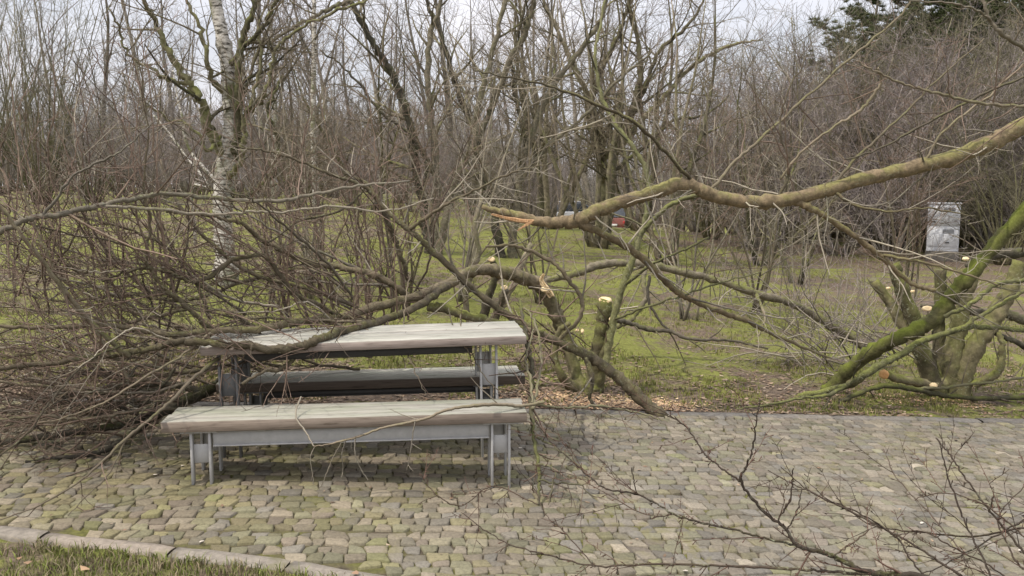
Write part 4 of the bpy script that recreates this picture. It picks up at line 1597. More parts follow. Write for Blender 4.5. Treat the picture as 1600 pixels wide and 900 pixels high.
# --- the limb broken over the stump and fallen left across the table
crown_bias = (-.22, -.12, .08)
brk, bbase = fallen('fallen_limb', 'thick mossy limb snapped at the stump and fallen left across the tabletop', 'fallen branch', [
    [(856, 460, 8.55, 26), (840, 444, 8.5, 26), (812, 433, 8.4, 25), (785, 425, 8.3, 24), (755, 421, 8.15, 22), (728, 427, 8.0, 20), (695, 446, 7.8, 19), (655, 462, 7.55, 18), (607, 474, 7.3, 16), (533, 494, 7.0, 15), (467, 503, 6.55, 14), (400, 515, 6.25, 13), (330, 517, 6.1, 11), (270, 522, 6.0, 10), (200, 512, 6.0, 9), (150, 508, 5.9, 8), (80, 512, 5.8, 7), (0, 510, 5.7, 6), (-60, 512, 5.6, 4)],
    [(700, 446, 7.8, 15), (650, 480, 7.2, 15), (600, 500, 6.75, 15), (545, 514, 6.33, 16), (500, 530, 5.95, 17), (470, 541, 5.88, 17), (430, 547, 5.85, 16), (395, 541, 5.83, 15), (350, 538, 5.8, 14), (300, 533, 5.77, 13), (268, 535, 5.75, 13), (235, 546, 5.75, 11), (190, 552, 5.7, 11), (140, 558, 5.65, 10), (80, 568, 5.6, 9), (0, 577, 5.5, 8), (-80, 590, 5.4, 5)],
    [(640, 466, 7.5, 14), (618, 448, 7.4, 12), (585, 430, 7.35, 12), (535, 418, 7.3, 12), (478, 410, 7.2, 11), (440, 390, 7.1, 10), (405, 372, 7.0, 9), (380, 350, 6.9, 8), (350, 342, 6.8, 6), (310, 335, 6.7, 5), (260, 330, 6.6, 4)],
    [(533, 494, 7.0, 10), (500, 478, 6.8, 10), (455, 455, 6.6, 9), (420, 405, 6.5, 8), (395, 400, 6.45, 9), (360, 408, 6.4, 10), (330, 432, 6.3, 9), (300, 440, 6.2, 7), (260, 425, 6.1, 6), (215, 420, 6.0, 5), (160, 440, 5.9, 4)],
    [(330, 517, 6.3, 8), (305, 492, 6.2, 9), (280, 470, 6.15, 8), (262, 455, 6.1, 8), (240, 430, 6.05, 7), (228, 400, 6.0, 6), (235, 350, 6.0, 5), (225, 290, 6.0, 4), (232, 200, 6.0, 3), (210, 60, 6.0, 2)],
    [(640, 440, 7.5, 9), (628, 405, 7.4, 9), (618, 375, 7.35, 9), (605, 345, 7.3, 9), (590, 312, 7.3, 8), (575, 290, 7.3, 7), (540, 270, 7.3, 6)],
    [(480, 540, 6.1, 8), (440, 575, 5.9, 7), (415, 580, 5.8, 6), (380, 600, 5.6, 5)],
    [(575, 290, 7.3, 4), (530, 330, 7.0, 4), (470, 345, 6.8, 4), (420, 380, 6.5, 3)],
], M_BARK_FALLEN, None, M_BARK_RED, TW(8.5, (.3, 1.15), 7, (.12, .42), 6.5, (.05, .17), crown_bias, rmax=.006), .2, 63, rough=.1)
splinter('torn_wood', [(862, 462, 8.4, 12), (852, 448, 8.4, 12), (846, 438, 8.4, 9), (850, 428, 8.38, 5)], M_CUT, brk, bbase, 3)
disc('cut_face', P(852, 452, 8.38), (.2, -.8, .5), .045, M_CUT, brk, bbase, .6, 5)
disc('cut_face', P(768, 405, 8.3), (.3, -.8, .4), .032, M_CUT, brk, bbase, .8, 6)
disc('cut_face', P(788, 449, 8.2), (.4, -.8, .3), .036, M_CUT, brk, bbase, .6, 7)

# sawn stubs behind the limb
sb2, b2 = fallen('sawn_stump', 'low reddish stems of a smaller stump under the arching snapped limb', 'tree stump', [
    [(752, 520, 8.9, 20), (762, 470, 8.85, 16), (775, 430, 8.8, 13), (770, 407, 8.75, 11)],
    [(738, 520, 8.9, 16), (728, 470, 8.9, 12), (735, 430, 8.9, 11), (748, 395, 8.9, 10), (742, 350, 8.9, 8), (755, 310, 9, 7)],
    [(765, 520, 8.9, 18), (780, 480, 8.8, 14), (790, 452, 8.75, 12)],
    [(757, 520, 8.9, 16), (800, 450, 9.1, 12), (815, 415, 9.2, 12), (830, 380, 9.3, 9)],
], M_BARK, None, M_BARK_RED, TW(4, (.3, .9), 5, (.1, .3)), .2, 64, limb_name='stump')

fallen('fallen_branch', 'short mossy log lying close behind the tabletop', 'fallen branch', [
    [(668, 481, 7.6, 16), (690, 480, 7.6, 18), (715, 488, 7.55, 18), (745, 497, 7.5, 16), (790, 507, 7.4, 12), (850, 520, 7.4, 8)],
], M_BARK_MOSS, None, M_BARK_RED, TW(4, (.2, .6), 5, (.1, .3)), .1, 65)

# long straight pole from the paving edge up to the left
fallen('fallen_branch', 'long straight fallen branch, thick end on the kerb, rising left behind the table', 'fallen branch', [
    [(1036, 652, 7.72, 24), (1009, 631, 7.74, 23), (979, 601, 7.76, 22), (952, 579, 7.75, 20), (921, 557, 7.75, 19), (882, 538, 7.7, 16), (840, 520, 7.6, 14), (800, 497, 7.5, 13), (750, 462, 7.4, 12), (700, 414, 7.3, 12), (670, 388, 7.25, 11), (640, 360, 7.2, 10), (610, 335, 7.2, 8), (577, 298, 7.2, 7), (545, 282, 7.1, 5), (517, 272, 7.0, 5), (450, 245, 6.9, 4), (400, 233, 6.8, 3), (350, 228, 6.7, 2)],
    [(640, 358, 7.2, 7), (665, 340, 7.1, 6), (700, 318, 7.0, 5), (740, 298, 6.9, 4), (800, 270, 6.8, 3), (860, 255, 6.7, 2)],
    [(915, 560, 7.7, 10), (925, 590, 7.6, 9), (922, 620, 7.55, 7), (930, 640, 7.5, 4)],
    [(870, 535, 7.7, 8), (905, 498, 7.6, 8), (908, 465, 7.6, 8), (890, 440, 7.6, 7), (870, 415, 7.6, 6), (835, 395, 7.6, 6), (800, 383, 7.6, 5), (760, 385, 7.5, 4)],
], M_BARK_FALLEN, None, M_BARK_PALE, TW(5.4, (.25, .9), 5, (.1, .35), 4, (.05, .14)), .2, 66)

# upper left branch reaching across in front of the birch
fallen('fallen_branch', 'long pale fallen branch running level across the birch at the upper left', 'fallen branch', [
    [(-60, 385, 5.3, 12), (0, 362, 5.4, 12), (40, 344, 5.5, 12), (66, 338, 5.55, 11), (97, 335, 5.6, 11), (128, 327, 5.7, 11), (160, 321, 5.8, 10), (200, 312, 5.9, 9), (250, 303, 6.0, 8), (330, 309, 6.2, 8), (368, 313, 6.3, 7), (432, 314, 6.4, 7), (486, 304, 6.5, 6), (560, 290, 6.6, 5), (640, 282, 6.7, 3)],
    [(160, 321, 5.8, 6), (240, 327, 5.95, 6), (330, 335, 6.1, 5), (394, 331, 6.2, 5), (441, 331, 6.3, 4), (520, 322, 6.4, 4), (600, 330, 6.5, 3), (680, 310, 6.6, 2)],
    [(66, 338, 5.55, 6), (110, 280, 5.6, 4), (150, 255, 5.65, 4), (190, 235, 5.7, 3), (240, 190, 5.8, 2)],
], M_BARK_PALE, None, M_BARK_RED, TW(5, (.25, .95), 6, (.1, .35), 5, (.05, .14)), .1, 67)

fallen('fallen_branch', 'straight bare pole slanting down right into the tangle at the left', 'fallen branch', [
    [(-40, 270, 5.2, 5), (0, 323, 5.25, 6), (40, 375, 5.3, 7), (90, 440, 5.4, 8), (130, 490, 5.5, 9), (180, 540, 5.6, 10), (200, 556, 5.7, 9)],
], M_BARK, None, M_BARK_RED, TW(6, (.25, .8), 6, (.1, .35), 5, (.05, .14)), .05, 68)

# low tangle at the left
low_lv = TW(6.0, (.25, .95), 7, (.1, .4), 6, (.05, .16), (-.3, -.25, .08))
fallen('fallen_branch', 'dark thick log lying on the cobbles under the tangle at the left', 'fallen branch', [
    [(345, 600, 6.6, 20), (318, 612, 6.5, 22), (290, 625, 6.4, 22), (249, 645, 6.25, 20), (205, 660, 6.15, 17), (168, 668, 6.1, 15), (90, 680, 6.0, 13), (0, 692, 5.9, 11), (-80, 700, 5.8, 8)],
    [(249, 645, 6.25, 12), (210, 675, 6.0, 13), (170, 700, 5.85, 12), (130, 712, 5.75, 9), (80, 716, 5.7, 6), (40, 722, 5.6, 4)],
    [(318, 612, 6.5, 14), (260, 600, 6.4, 12), (180, 605, 6.2, 10), (100, 620, 6.1, 8), (0, 640, 6.0, 6)],
], M_BARK_DARK, None, M_BARK_RED, low_lv, .1, 69)
fallen('fallen_branch', 'long thin twig arching from below the table end down over the left cobbles', 'fallen branch', [
    [(340, 560, 5.9, 6.5), (303, 591, 5.6, 5.8), (270, 624, 5.4, 5.8), (235, 655, 5.25, 5.0), (198, 684, 5.1, 5.0), (168, 714, 5.0, 4.3), (120, 755, 4.85, 3.6), (60, 790, 4.7, 2.9), (0, 812, 4.6, 2.2)],
    [(198, 684, 5.1, 3.6), (170, 740, 4.95, 2.9), (140, 770, 4.85, 2.2), (100, 812, 4.75, 1.4)],
    [(270, 624, 5.4, 2.9), (235, 632, 5.3, 2.9), (200, 670, 5.15, 2.2)],
], M_BARK, None, M_BARK_RED, TW(4, (.15, .45), 6, (.06, .2)), .15, 70, jig=.004)
fallen('fallen_branch', 'thin forked twig sloping to the left picture edge below the tangle', 'fallen branch', [
    [(190, 540, 5.6, 5.0), (141, 561, 5.45, 5.0), (99, 603, 5.3, 5.0), (69, 640, 5.2, 4.3), (45, 675, 5.1, 4.3), (0, 712, 5.0, 3.6), (-50, 740, 4.9, 2.2)],
    [(330, 520, 5.9, 4.3), (280, 558, 5.7, 4.3), (225, 590, 5.5, 4.3), (170, 625, 5.4, 3.6), (110, 650, 5.3, 2.9), (40, 665, 5.2, 2.2)],
], M_BARK, None, M_BARK_RED, TW(7, (.2, .75), 7, (.08, .3), 6, (.05, .14), (-.3, -.2, .1)), .05, 71, jig=.005)
for i, (rows, lb) in enumerate([
    ([(420, 560, 6.6, 8), (330, 575, 6.4, 8), (240, 590, 6.2, 8), (140, 610, 6.0, 7), (40, 600, 5.9, 6), (-50, 590, 5.8, 4)], 'thin branch full of reddish twigs low in the left tangle, just above the dark log'),
    ([(300, 480, 6.6, 7), (220, 500, 6.5, 7), (140, 520, 6.3, 7), (60, 550, 6.2, 6), (-30, 560, 6.1, 4)], 'thin branch full of reddish twigs in the left tangle, under the slanting pole'),
    ([(460, 420, 7.4, 8), (380, 440, 7.2, 8), (290, 470, 7.0, 7), (200, 460, 6.9, 6), (100, 470, 6.8, 5), (0, 450, 6.7, 4)], 'thin branch full of brown twigs in the middle of the left tangle before the lawn'),
    ([(560, 480, 7.4, 8), (480, 450, 7.3, 8), (400, 430, 7.2, 7), (330, 380, 7.1, 6), (280, 320, 7.0, 5), (250, 250, 7.0, 3)], 'thin twiggy branch rising to the left in front of the birch trunk'),
    ([(300, 640, 6.0, 6), (220, 640, 5.8, 6), (140, 655, 5.6, 6), (60, 650, 5.5, 5), (-30, 660, 5.4, 4)], 'thin branch full of reddish twigs lying over the dark log at the left'),
    ([(200, 590, 5.7, 6), (150, 520, 5.7, 6), (100, 460, 5.65, 5), (70, 390, 5.6, 5), (40, 310, 5.6, 4), (30, 230, 5.6, 2)], 'upright twiggy branch near the left picture edge in the tangle'),
    ([(330, 500, 6.4, 6), (300, 430, 6.4, 6), (250, 380, 6.4, 5), (170, 350, 6.3, 4), (80, 330, 6.2, 3)], 'curving twiggy branch left of the birch foot in the tangle'),
]):
    fallen('fallen_branch', lb, 'fallen branch', [rows], M_BARK, None, M_BARK_RED, TW(7.5, (.3, 1.0), 6.5, (.1, .42), 6, (.05, .16), (-.12, -.08, .1)), .05, 80 + i)

G_TANGLE = 'thin twiggy fallen branches of the tangle left of the table'
L_TANGLE = 'thin fallen branch with reddish twigs, one of many in the tangle left of the table'
rf = random.Random(19)
for i in range(32):
    x0, y0 = rf.uniform(220, 640), rf.uniform(430, 600)
    Y0 = rf.uniform(6.3, 8.2)
    x1, y1 = x0 - rf.uniform(220, 480), y0 + rf.uniform(-190, 90)
    y1 = min(y1, 690)
    Y1 = Y0 - rf.uniform(.2, 1.6)
    rows = [(x0 + (x1 - x0) * t_ + rf.uniform(-18, 18), y0 + (y1 - y0) * t_ - 30 * math.sin(t_ * 3) + rf.uniform(-18, 18), Y0 + (Y1 - Y0) * t_, 5.5 - 4 * t_) for t_ in (0, .2, .4, .6, .8, 1)]
    r_, b_ = fallen('fallen_branch', L_TANGLE, 'fallen branch', [rows], (M_BARK, M_BARK_PALE)[i % 2], None, (M_BARK_RED, M_BARK, M_BARK_PALE)[i % 3], TW(7.5, (.25, .95), 7, (.1, .4), 6, (.05, .16), (-.1, -.05, .12)), .05, 400 + i)
    r_['group'] = G_TANGLE
G_SHOOT = 'upright reddish shoots of the fallen crown'
L_SHOOT = 'upright reddish shoot of the fallen crown, one of many before the birch and the lawn'
for i in range(64):
    x0, y0 = rf.uniform(-20, 640), rf.uniform(420, 560)
    if 285 < x0 < 420:
        x0 += -140 if i % 2 else 150
    Y0 = rf.uniform(5.8, 7.6)
    if x0 > 380:
        Y0 = rf.uniform(7.5, 8.6)
        y0 = rf.uniform(470, 520)
    x1, y1 = x0 + rf.uniform(-130, 90), y0 - rf.uniform(150, 400)
    rows = [(x0 + (x1 - x0) * t_ + rf.uniform(-10, 10), y0 + (y1 - y0) * t_ + rf.uniform(-8, 8), Y0 + rf.uniform(-.1, .1), 4.2 - 2.8 * t_) for t_ in (0, .25, .5, .75, 1)]
    r_, b_ = fallen('upright_shoot', L_SHOOT, 'branch', [rows], M_BARK_RED, None, (M_BARK_RED, M_BARK_PALE, M_BARK)[i % 3], TW(5.5, (.2, .8), 6, (.1, .36), 4, (.05, .15), (0, 0, .25)), .1, 500 + i)
    r_['group'] = G_SHOOT

G_LOW = 'low brush lying on the cobbles left of the benches'
L_LOW = 'low dark reddish brush twig lying on the cobbles left of the benches'
for i in range(20):
    x0, y0 = rf.uniform(150, 340), rf.uniform(560, 640)
    Y0 = rf.uniform(5.9, 6.9)
    x1, y1 = x0 - rf.uniform(150, 330), y0 + rf.uniform(-40, 80)
    Y1 = Y0 - rf.uniform(.1, .8)
    rows = [(x0 + (x1 - x0) * t_ + rf.uniform(-10, 10), min(y0 + (y1 - y0) * t_ + rf.uniform(-14, 14), 700), Y0 + (Y1 - Y0) * t_, 6 - 4.4 * t_) for t_ in (0, .2, .4, .6, .8, 1)]
    r_, b_ = fallen('fallen_branch', L_LOW, 'fallen branch', [rows], M_BARK_DARK, None, (M_BARK_RED, M_BARK)[i % 2], TW(7.5, (.2, .8), 7, (.1, .35), 6, (.05, .15), (-.1, -.1, .1)), .05, 800 + i)
    r_['group'] = G_LOW

# twig over the front bench with hanging sprigs
fallen('fallen_branch', 'thin arching twig with dangling sprigs lying over the front bench', 'fallen branch', [
    [(850, 628, 5.75, 6), (815, 634, 5.65, 6), (780, 632, 5.55, 6), (740, 634, 5.45, 6), (700, 640, 5.38, 5), (670, 652, 5.34, 5), (640, 660, 5.3, 5), (600, 668, 5.28, 4), (560, 682, 5.26, 4), (535, 689, 5.25, 4), (510, 695, 5.24, 2), (490, 697, 5.24, 2)],
], M_BARK, None, M_BARK_PALE, TW(2.2, (.1, .3), 5, (.04, .12), 0, rmin=(.002, .0016, .0014)), .2, 90, jig=.003, twig_rows=[
    [(535, 689, 5.25, 2), (520, 715, 5.24, 2), (510, 740, 5.24, 2), (502, 760, 5.24, 2)],
    [(540, 688, 5.25, 3), (534, 710, 5.2, 1.8), (536, 730, 5.2, 2), (534, 748, 5.2, 2)],
    [(555, 684, 5.26, 3), (555, 710, 5.2, 1.8), (565, 735, 5.2, 1.8), (575, 750, 5.2, 2)],
    [(492, 697, 5.24, 2), (485, 715, 5.2, 1.8), (488, 740, 5.2, 1.8), (490, 757, 5.2, 2)],
    [(648, 658, 5.3, 3), (642, 700, 5.2, 1.8), (636, 735, 5.2, 1.8)],
    [(470, 620, 5.6, 3), (462, 650, 5.4, 3), (478, 675, 5.3, 3), (490, 697, 5.24, 2)],
], rows_lv=[dict(per_m=6, len=(.03, .1), ang=(.5, 1.1), wob=.2, trop=(0, 0, 0), n=3, rfac=.6, rmin=.0018, tip=.5)])
fallen('fallen_branch', 'slender twigs lying over the tabletop and rear bench', 'fallen branch', [
    [(540, 490, 6.7, 2.5), (580, 520, 6.4, 2.5), (620, 545, 6.2, 2.5), (640, 560, 6.0, 1.9), (650, 585, 5.8, 1.9), (665, 615, 5.7, 1.2)],
    [(700, 480, 6.9, 2.5), (710, 520, 6.5, 2.5), (735, 550, 6.2, 1.9), (760, 590, 6.0, 1.9), (790, 620, 5.8, 1.2)],
    [(640, 430, 7.2, 2.5), (634, 470, 7.0, 2.5), (631, 510, 6.8, 2.5), (629, 550, 6.2, 1.9), (633, 575, 6.0, 1.9)],
    [(720, 490, 7.0, 2.5), (722, 530, 6.2, 1.9), (735, 555, 6.1, 1.9), (745, 545, 6.1, 1.2)],
], M_BARK, None, M_BARK_RED, TW(4, (.12, .4), 6, (.05, .15), 0), .1, 91)

# hanging mossy stem at the bench's right end
fallen('hanging_branch', 'mossy stem with red twigs hanging down at the right bench end', 'fallen branch', [
    [(812, 470, 7.4, 5), (818, 505, 7.0, 6), (826, 545, 6.6, 7), (832, 585, 6.25, 9), (829, 620, 6.0, 9), (831, 650, 5.85, 8), (834, 680, 5.7, 6), (840, 720, 5.55, 7), (842, 755, 5.42, 6), (841, 788, 5.3, 4)],
    [(831, 640, 5.85, 6), (840, 600, 6.1, 5), (846, 560, 6.4, 5), (838, 510, 6.7, 4), (820, 480, 6.9, 3)],
    [(832, 630, 5.9, 5), (828, 590, 6.1, 5), (822, 555, 6.3, 4), (835, 515, 6.5, 3)],
    [(834, 680, 5.7, 4), (860, 695, 5.6, 4), (890, 715, 5.5, 3), (920, 745, 5.4, 3)],
    [(842, 750, 5.42, 4), (870, 755, 5.4, 3), (905, 758, 5.35, 3), (930, 780, 5.3, 2)],
    [(840, 725, 5.5, 4), (866, 735, 5.4, 3), (862, 765, 5.35, 3), (856, 790, 5.28, 2)],
    [(833, 632, 6.0, 4), (880, 637, 6.3, 4), (940, 635, 6.7, 4), (1000, 645, 6.9, 3), (1030, 655, 6.9, 3)],
], M_BARK_OLIVE, None, M_BARK_RED, TW(9, (.12, .5), 8, (.06, .2), 0), .05, 92)

# --- big limb hanging in from the right
big, gbase = fallen('broken_limb', 'thick brown limb hanging in from the right with a torn orange end', 'fallen branch', [
    [(1780, 110, 8.3, 36), (1690, 155, 8.25, 33), (1600, 196, 8.15, 31), (1550, 222, 8.1, 29), (1480, 249, 8.0, 28), (1400, 268, 7.9, 26), (1320, 288, 7.8, 25), (1240, 310, 7.7, 24), (1180, 316, 7.6, 24), (1120, 308, 7.55, 24), (1085, 292, 7.5, 25), (1058, 289, 7.45, 25), (1020, 302, 7.42, 25), (960, 319, 7.4, 25), (928, 332, 7.38, 26), (905, 344, 7.35, 26), (880, 347, 7.35, 22), (850, 347, 7.35, 20), (815, 340, 7.35, 18), (785, 331, 7.35, 14), (755, 324, 7.35, 8)],
    [(905, 350, 7.35, 18), (935, 362, 7.4, 14), (970, 380, 7.5, 13), (1005, 405, 7.6, 13), (1040, 440, 7.7, 12), (1065, 460, 7.8, 12), (1090, 473, 7.85, 11), (1130, 489, 7.9, 10), (1165, 500, 8.0, 9), (1200, 519, 8.05, 7), (1250, 540, 8.1, 5), (1300, 560, 8.1, 3)],
    [(1240, 314, 7.7, 14), (1265, 324, 7.7, 13), (1300, 345, 7.75, 11), (1340, 372, 7.8, 10), (1375, 400, 7.85, 10), (1405, 428, 7.9, 9), (1430, 446, 7.9, 8), (1462, 454, 7.95, 6)],
    [(1090, 292, 7.5, 7), (1033, 230, 7.3, 6), (993, 193, 7.2, 6), (940, 167, 7.1, 5), (867, 137, 7.0, 4), (800, 122, 6.9, 3), (740, 110, 6.8, 2)],
    [(1375, 398, 7.85, 6), (1440, 410, 7.7, 5), (1500, 425, 7.6, 4), (1560, 445, 7.5, 3)],
    [(1300, 294, 7.8, 6), (1330, 318, 7.6, 5), (1385, 330, 7.5, 4), (1450, 326, 7.4, 3), (1520, 338, 7.3, 2)],
], M_BARK_LIMB, None, M_BARK_PALE, TW(4.2, (.3, 1.2), 5.5, (.12, .45), 5, (.06, .16)), .12, 93, rough=.05)
splinter('torn_wood', [(832, 347, 7.26, 10), (812, 345, 7.25, 9), (790, 341, 7.26, 8), (768, 335, 7.27, 4)], M_TORN, big, gbase, 4)
splinter('torn_wood', [(832, 346, 7.24, 5), (824, 350, 7.2, 5), (815, 356, 7.18, 3), (808, 360, 7.15, 2)], M_TORN, big, gbase, 5)

# long thin twigs of the overhead crown on the right
fallen('overhanging_branch', 'thin branch reaching in at the top right corner above the big limb', 'branch', [
    [(1700, 110, 7.0, 9), (1640, 95, 6.9, 8), (1600, 75, 6.8, 8), (1565, 52, 6.7, 7), (1545, 28, 6.7, 6), (1536, 0, 6.7, 5), (1530, -40, 6.7, 4)],
    [(1548, 32, 6.7, 4), (1520, 14, 6.6, 4), (1470, 4, 6.5, 3), (1420, 2, 6.4, 2)],
    [(1555, 40, 6.7, 4), (1575, 15, 6.7, 3), (1582, -20, 6.7, 2)],
], M_BARK_DARK, None, M_BARK, TW(2.5, (.2, .7), 4, (.1, .3)), .15, 94)
fallen('overhanging_branch', 'long thin twig sweeping left from the right edge above the big limb', 'branch', [
    [(1680, 170, 6.8, 6), (1600, 166, 6.7, 5), (1540, 163, 6.6, 5), (1490, 152, 6.5, 5), (1450, 142, 6.4, 4), (1415, 132, 6.4, 4), (1370, 112, 6.3, 3), (1340, 95, 6.3, 2)],
    [(1600, 120, 7.4, 4), (1530, 150, 7.3, 4), (1450, 190, 7.2, 4), (1380, 230, 7.1, 3), (1320, 250, 7.0, 3)],
    [(1372, 105, 7.4, 3), (1376, 130, 7.5, 5), (1360, 155, 7.55, 5), (1335, 180, 7.6, 5), (1300, 200, 7.6, 4), (1250, 240, 7.65, 4), (1220, 280, 7.7, 4)],
], M_BARK, None, M_BARK_RED, TW(4, (.2, .8), 5, (.1, .3), 4, (.05, .14)), .1, 95, jig=.008)
fallen('overhanging_branch', 'upright twigs growing from the big limb towards the top right', 'branch', [
    [(1110, 300, 7.6, 6), (1150, 250, 7.7, 5), (1190, 215, 7.8, 5), (1250, 160, 7.9, 4), (1330, 90, 8.0, 4), (1410, 20, 8.1, 3), (1440, -30, 8.1, 2)],
    [(1300, 292, 7.8, 5), (1345, 240, 7.8, 5), (1400, 190, 7.8, 4), (1470, 120, 7.8, 3), (1540, 60, 7.8, 2)],
    [(1215, 312, 7.7, 5), (1235, 260, 7.7, 5), (1220, 215, 7.7, 4), (1225, 160, 7.7, 3), (1260, 90, 7.7, 2)],
    [(1440, 258, 7.95, 5), (1480, 200, 7.9, 4), (1545, 150, 7.9, 4), (1600, 100, 7.9, 3)],
], M_BARK, None, M_BARK_RED, TW(6, (.25, 1.0), 5, (.1, .36), 4, (.05, .14)), .1, 96, jig=.012)

# --- right: big sawn stump
yR = 9.0
rs_, rbase = fallen('sawn_stump', 'large mossy sawn stump of many thick stems at the right', 'tree stump', [
    [(1462, 624, yR, 36), (1440, 560, yR, 24), (1419, 525, yR, 20), (1393, 478, yR, 18), (1366, 440, yR, 16)],
    [(1466, 624, yR, 38), (1445, 560, yR - .05, 28), (1427, 500, yR - .05, 26), (1408, 450, yR - .05, 25), (1396, 412, yR - .05, 22)],
    [(1476, 624, yR, 34), (1468, 560, yR + .15, 24), (1468, 500, yR + .2, 20), (1470, 420, yR + .2, 18)],
    [(1486, 624, yR, 38), (1488, 570, yR, 34), (1498, 510, yR, 30), (1508, 465, yR, 27), (1519, 430, yR, 25)],
    [(1496, 624, yR, 40), (1508, 575, yR - .05, 36), (1530, 532, yR - .1, 33), (1556, 492, yR - .1, 31), (1576, 458, yR - .1, 28), (1594, 408, yR - .1, 25)],
    [(1480, 600, yR, 24), (1430, 597, yR - .15, 16), (1384, 586, yR - .3, 15)],
    [(1520, 600, yR - .1, 20), (1545, 592, yR - .2, 16), (1562, 575, yR - .2, 14), (1566, 545, yR - .2, 12), (1562, 520, yR - .2, 10)],
], M_BARK_MOSS, None, M_BARK_OLIVE, TW(1.8, (.15, .6), 4, (.08, .25)), .3, 97, limb_name='stump', rough=.1, hi=.9)
disc('cut_face', P(1381, 585, yR - .32), (-.75, -.62, .1), .05, M_CUTO, rs_, rbase, .95, 8)
disc('cut_face', P(1449, 482, yR - .28), (-.3, -.9, .3), .05, M_CUT, rs_, rbase, .55, 9)
disc('cut_face', P(1509, 404, yR - .02), (.0, -.6, .8), .035, M_CUT, rs_, rbase, .6, 10)
disc('cut_face', P(1530, 420, yR - .05), (.2, -.6, .7), .04, M_CUT, rs_, rbase, .6, 11)
disc('cut_face', P(1365, 437, yR), (-.3, -.2, .9), .05, M_BARK, rs_, rbase, .9, 12)
disc('cut_face', P(1388, 450, yR - .15), (0, -.5, .8), .022, M_CUT, rs_, rbase, .5, 13)
disc('cut_face', P(1426, 455, yR - .15), (0, -.5, .8), .022, M_CUT, rs_, rbase, .5, 14)
disc('cut_face', P(1459, 602, yR - .3), (.1, -.7, .6), .04, M_CUT, rs_, rbase, .7, 15)

fallen('leaning_stem', 'bright green mossy bent stem leaning across the large sawn stump', 'tree stem', [
    [(1292, 614, 8.95, 26), (1312, 592, 8.85, 25), (1340, 566, 8.7, 25), (1370, 545, 8.55, 25), (1405, 527, 8.35, 26), (1440, 511, 8.35, 26), (1462, 495, 8.35, 28), (1485, 466, 8.35, 28), (1512, 434, 8.3, 27), (1550, 388, 8.3, 26), (1600, 332, 8.25, 25), (1660, 255, 8.25, 24), (1740, 150, 8.25, 22)],
], M_BARK_GREEN, None, M_BARK_OLIVE, TW(1.5, (.15, .5), 4, (.08, .25)), .1, 98)
fallen('fallen_branch', 'yellow green lichen branch in front of the large stump reaching the kerb edge', 'fallen branch', [
    [(1230, 624, 8.65, 8), (1265, 616, 8.6, 11), (1320, 604, 8.5, 13), (1350, 587, 8.2, 13), (1375, 570, 8.2, 13), (1410, 552, 8.2, 12), (1440, 533, 8.2, 12), (1475, 522, 8.2, 11), (1505, 513, 8.2, 10), (1540, 511, 8.2, 9), (1600, 516, 8.2, 8), (1680, 520, 8.2, 6)],
    [(1500, 514, 8.2, 8), (1530, 495, 8.15, 8), (1565, 475, 8.1, 8), (1600, 455, 8.1, 7), (1670, 420, 8.1, 5)],
    [(1475, 495, 8.1, 8), (1509, 480, 8.0, 9), (1530, 464, 8.0, 9), (1558, 443, 8.0, 9), (1600, 438, 8.0, 8), (1680, 430, 8.0, 6)],
    [(1320, 604, 8.25, 7), (1290, 618, 8.1, 6), (1250, 622, 8.0, 5), (1200, 632, 7.9, 4), (1150, 640, 7.8, 3)],
], M_BARK_LICHEN, None, M_BARK_OLIVE, TW(2.2, (.15, .6), 4, (.08, .25)), .15, 99)
fallen('fallen_branch', 'green bare branch lying flat on the ground below the large stump', 'fallen branch', [
    [(1300, 632, 8.5, 6), (1335, 618, 8.55, 9), (1380, 603, 8.6, 10), (1430, 609, 8.65, 10), (1480, 618, 8.7, 9), (1530, 622, 8.75, 9), (1600, 621, 8.9, 8), (1690, 615, 9.0, 6)],
    [(1430, 607, 8.65, 5), (1480, 605, 8.65, 5), (1540, 598, 8.7, 4), (1600, 590, 8.75, 4)],
], M_BARK_OLIVE, None, M_BARK, TW(2.5, (.15, .5), 4, (.08, .25)), .1, 100)
fallen('fallen_branch', 'dark brown limb coming in from the right behind the green mossy stem', 'fallen branch', [
    [(1700, 380, 9.4, 24), (1600, 394, 9.3, 20), (1565, 396, 9.25, 18), (1530, 406, 9.2, 15), (1510, 415, 9.2, 8)],
    [(1700, 520, 9.4, 22), (1600, 500, 9.3, 18), (1565, 487, 9.25, 16), (1520, 488, 9.2, 13), (1480, 480, 9.1, 10), (1440, 478, 9.1, 7)],
    [(1650, 570, 9.0, 14), (1600, 540, 8.95, 11), (1570, 527, 8.9, 9), (1540, 515, 8.9, 7)],
], M_BARK_DARK, None, M_BARK, TW(3.5, (.2, .8), 5, (.1, .35)), .1, 102)

# log and brush between the two stumps
fallen('fallen_branch', 'long lichen grey fallen limb arching between the two stumps over the lawn', 'fallen branch', [
    [(1370, 555, 10.3, 12), (1340, 535, 10.3, 14), (1300, 510, 10.2, 16), (1262, 486, 10.2, 16), (1230, 472, 10.1, 15), (1180, 458, 10.0, 14), (1120, 438, 9.9, 13), (1060, 424, 9.8, 14), (1010, 413, 9.7, 15), (960, 411, 9.6, 15), (925, 418, 9.5, 15), (890, 430, 9.4, 14), (850, 440, 9.3, 10)],
    [(1010, 413, 9.7, 9), (1005, 440, 9.5, 9), (1010, 462, 9.4, 9), (1000, 482, 9.3, 10), (985, 500, 9.2, 10), (965, 512, 9.1, 7)],
    [(1180, 458, 10.0, 8), (1195, 495, 9.6, 4), (1185, 525, 9.4, 3)],
], M_BARK, None, M_BARK_PALE, TW(4.8, (.3, 1.0), 5.5, (.1, .4), 4, (.05, .14)), .05, 103)
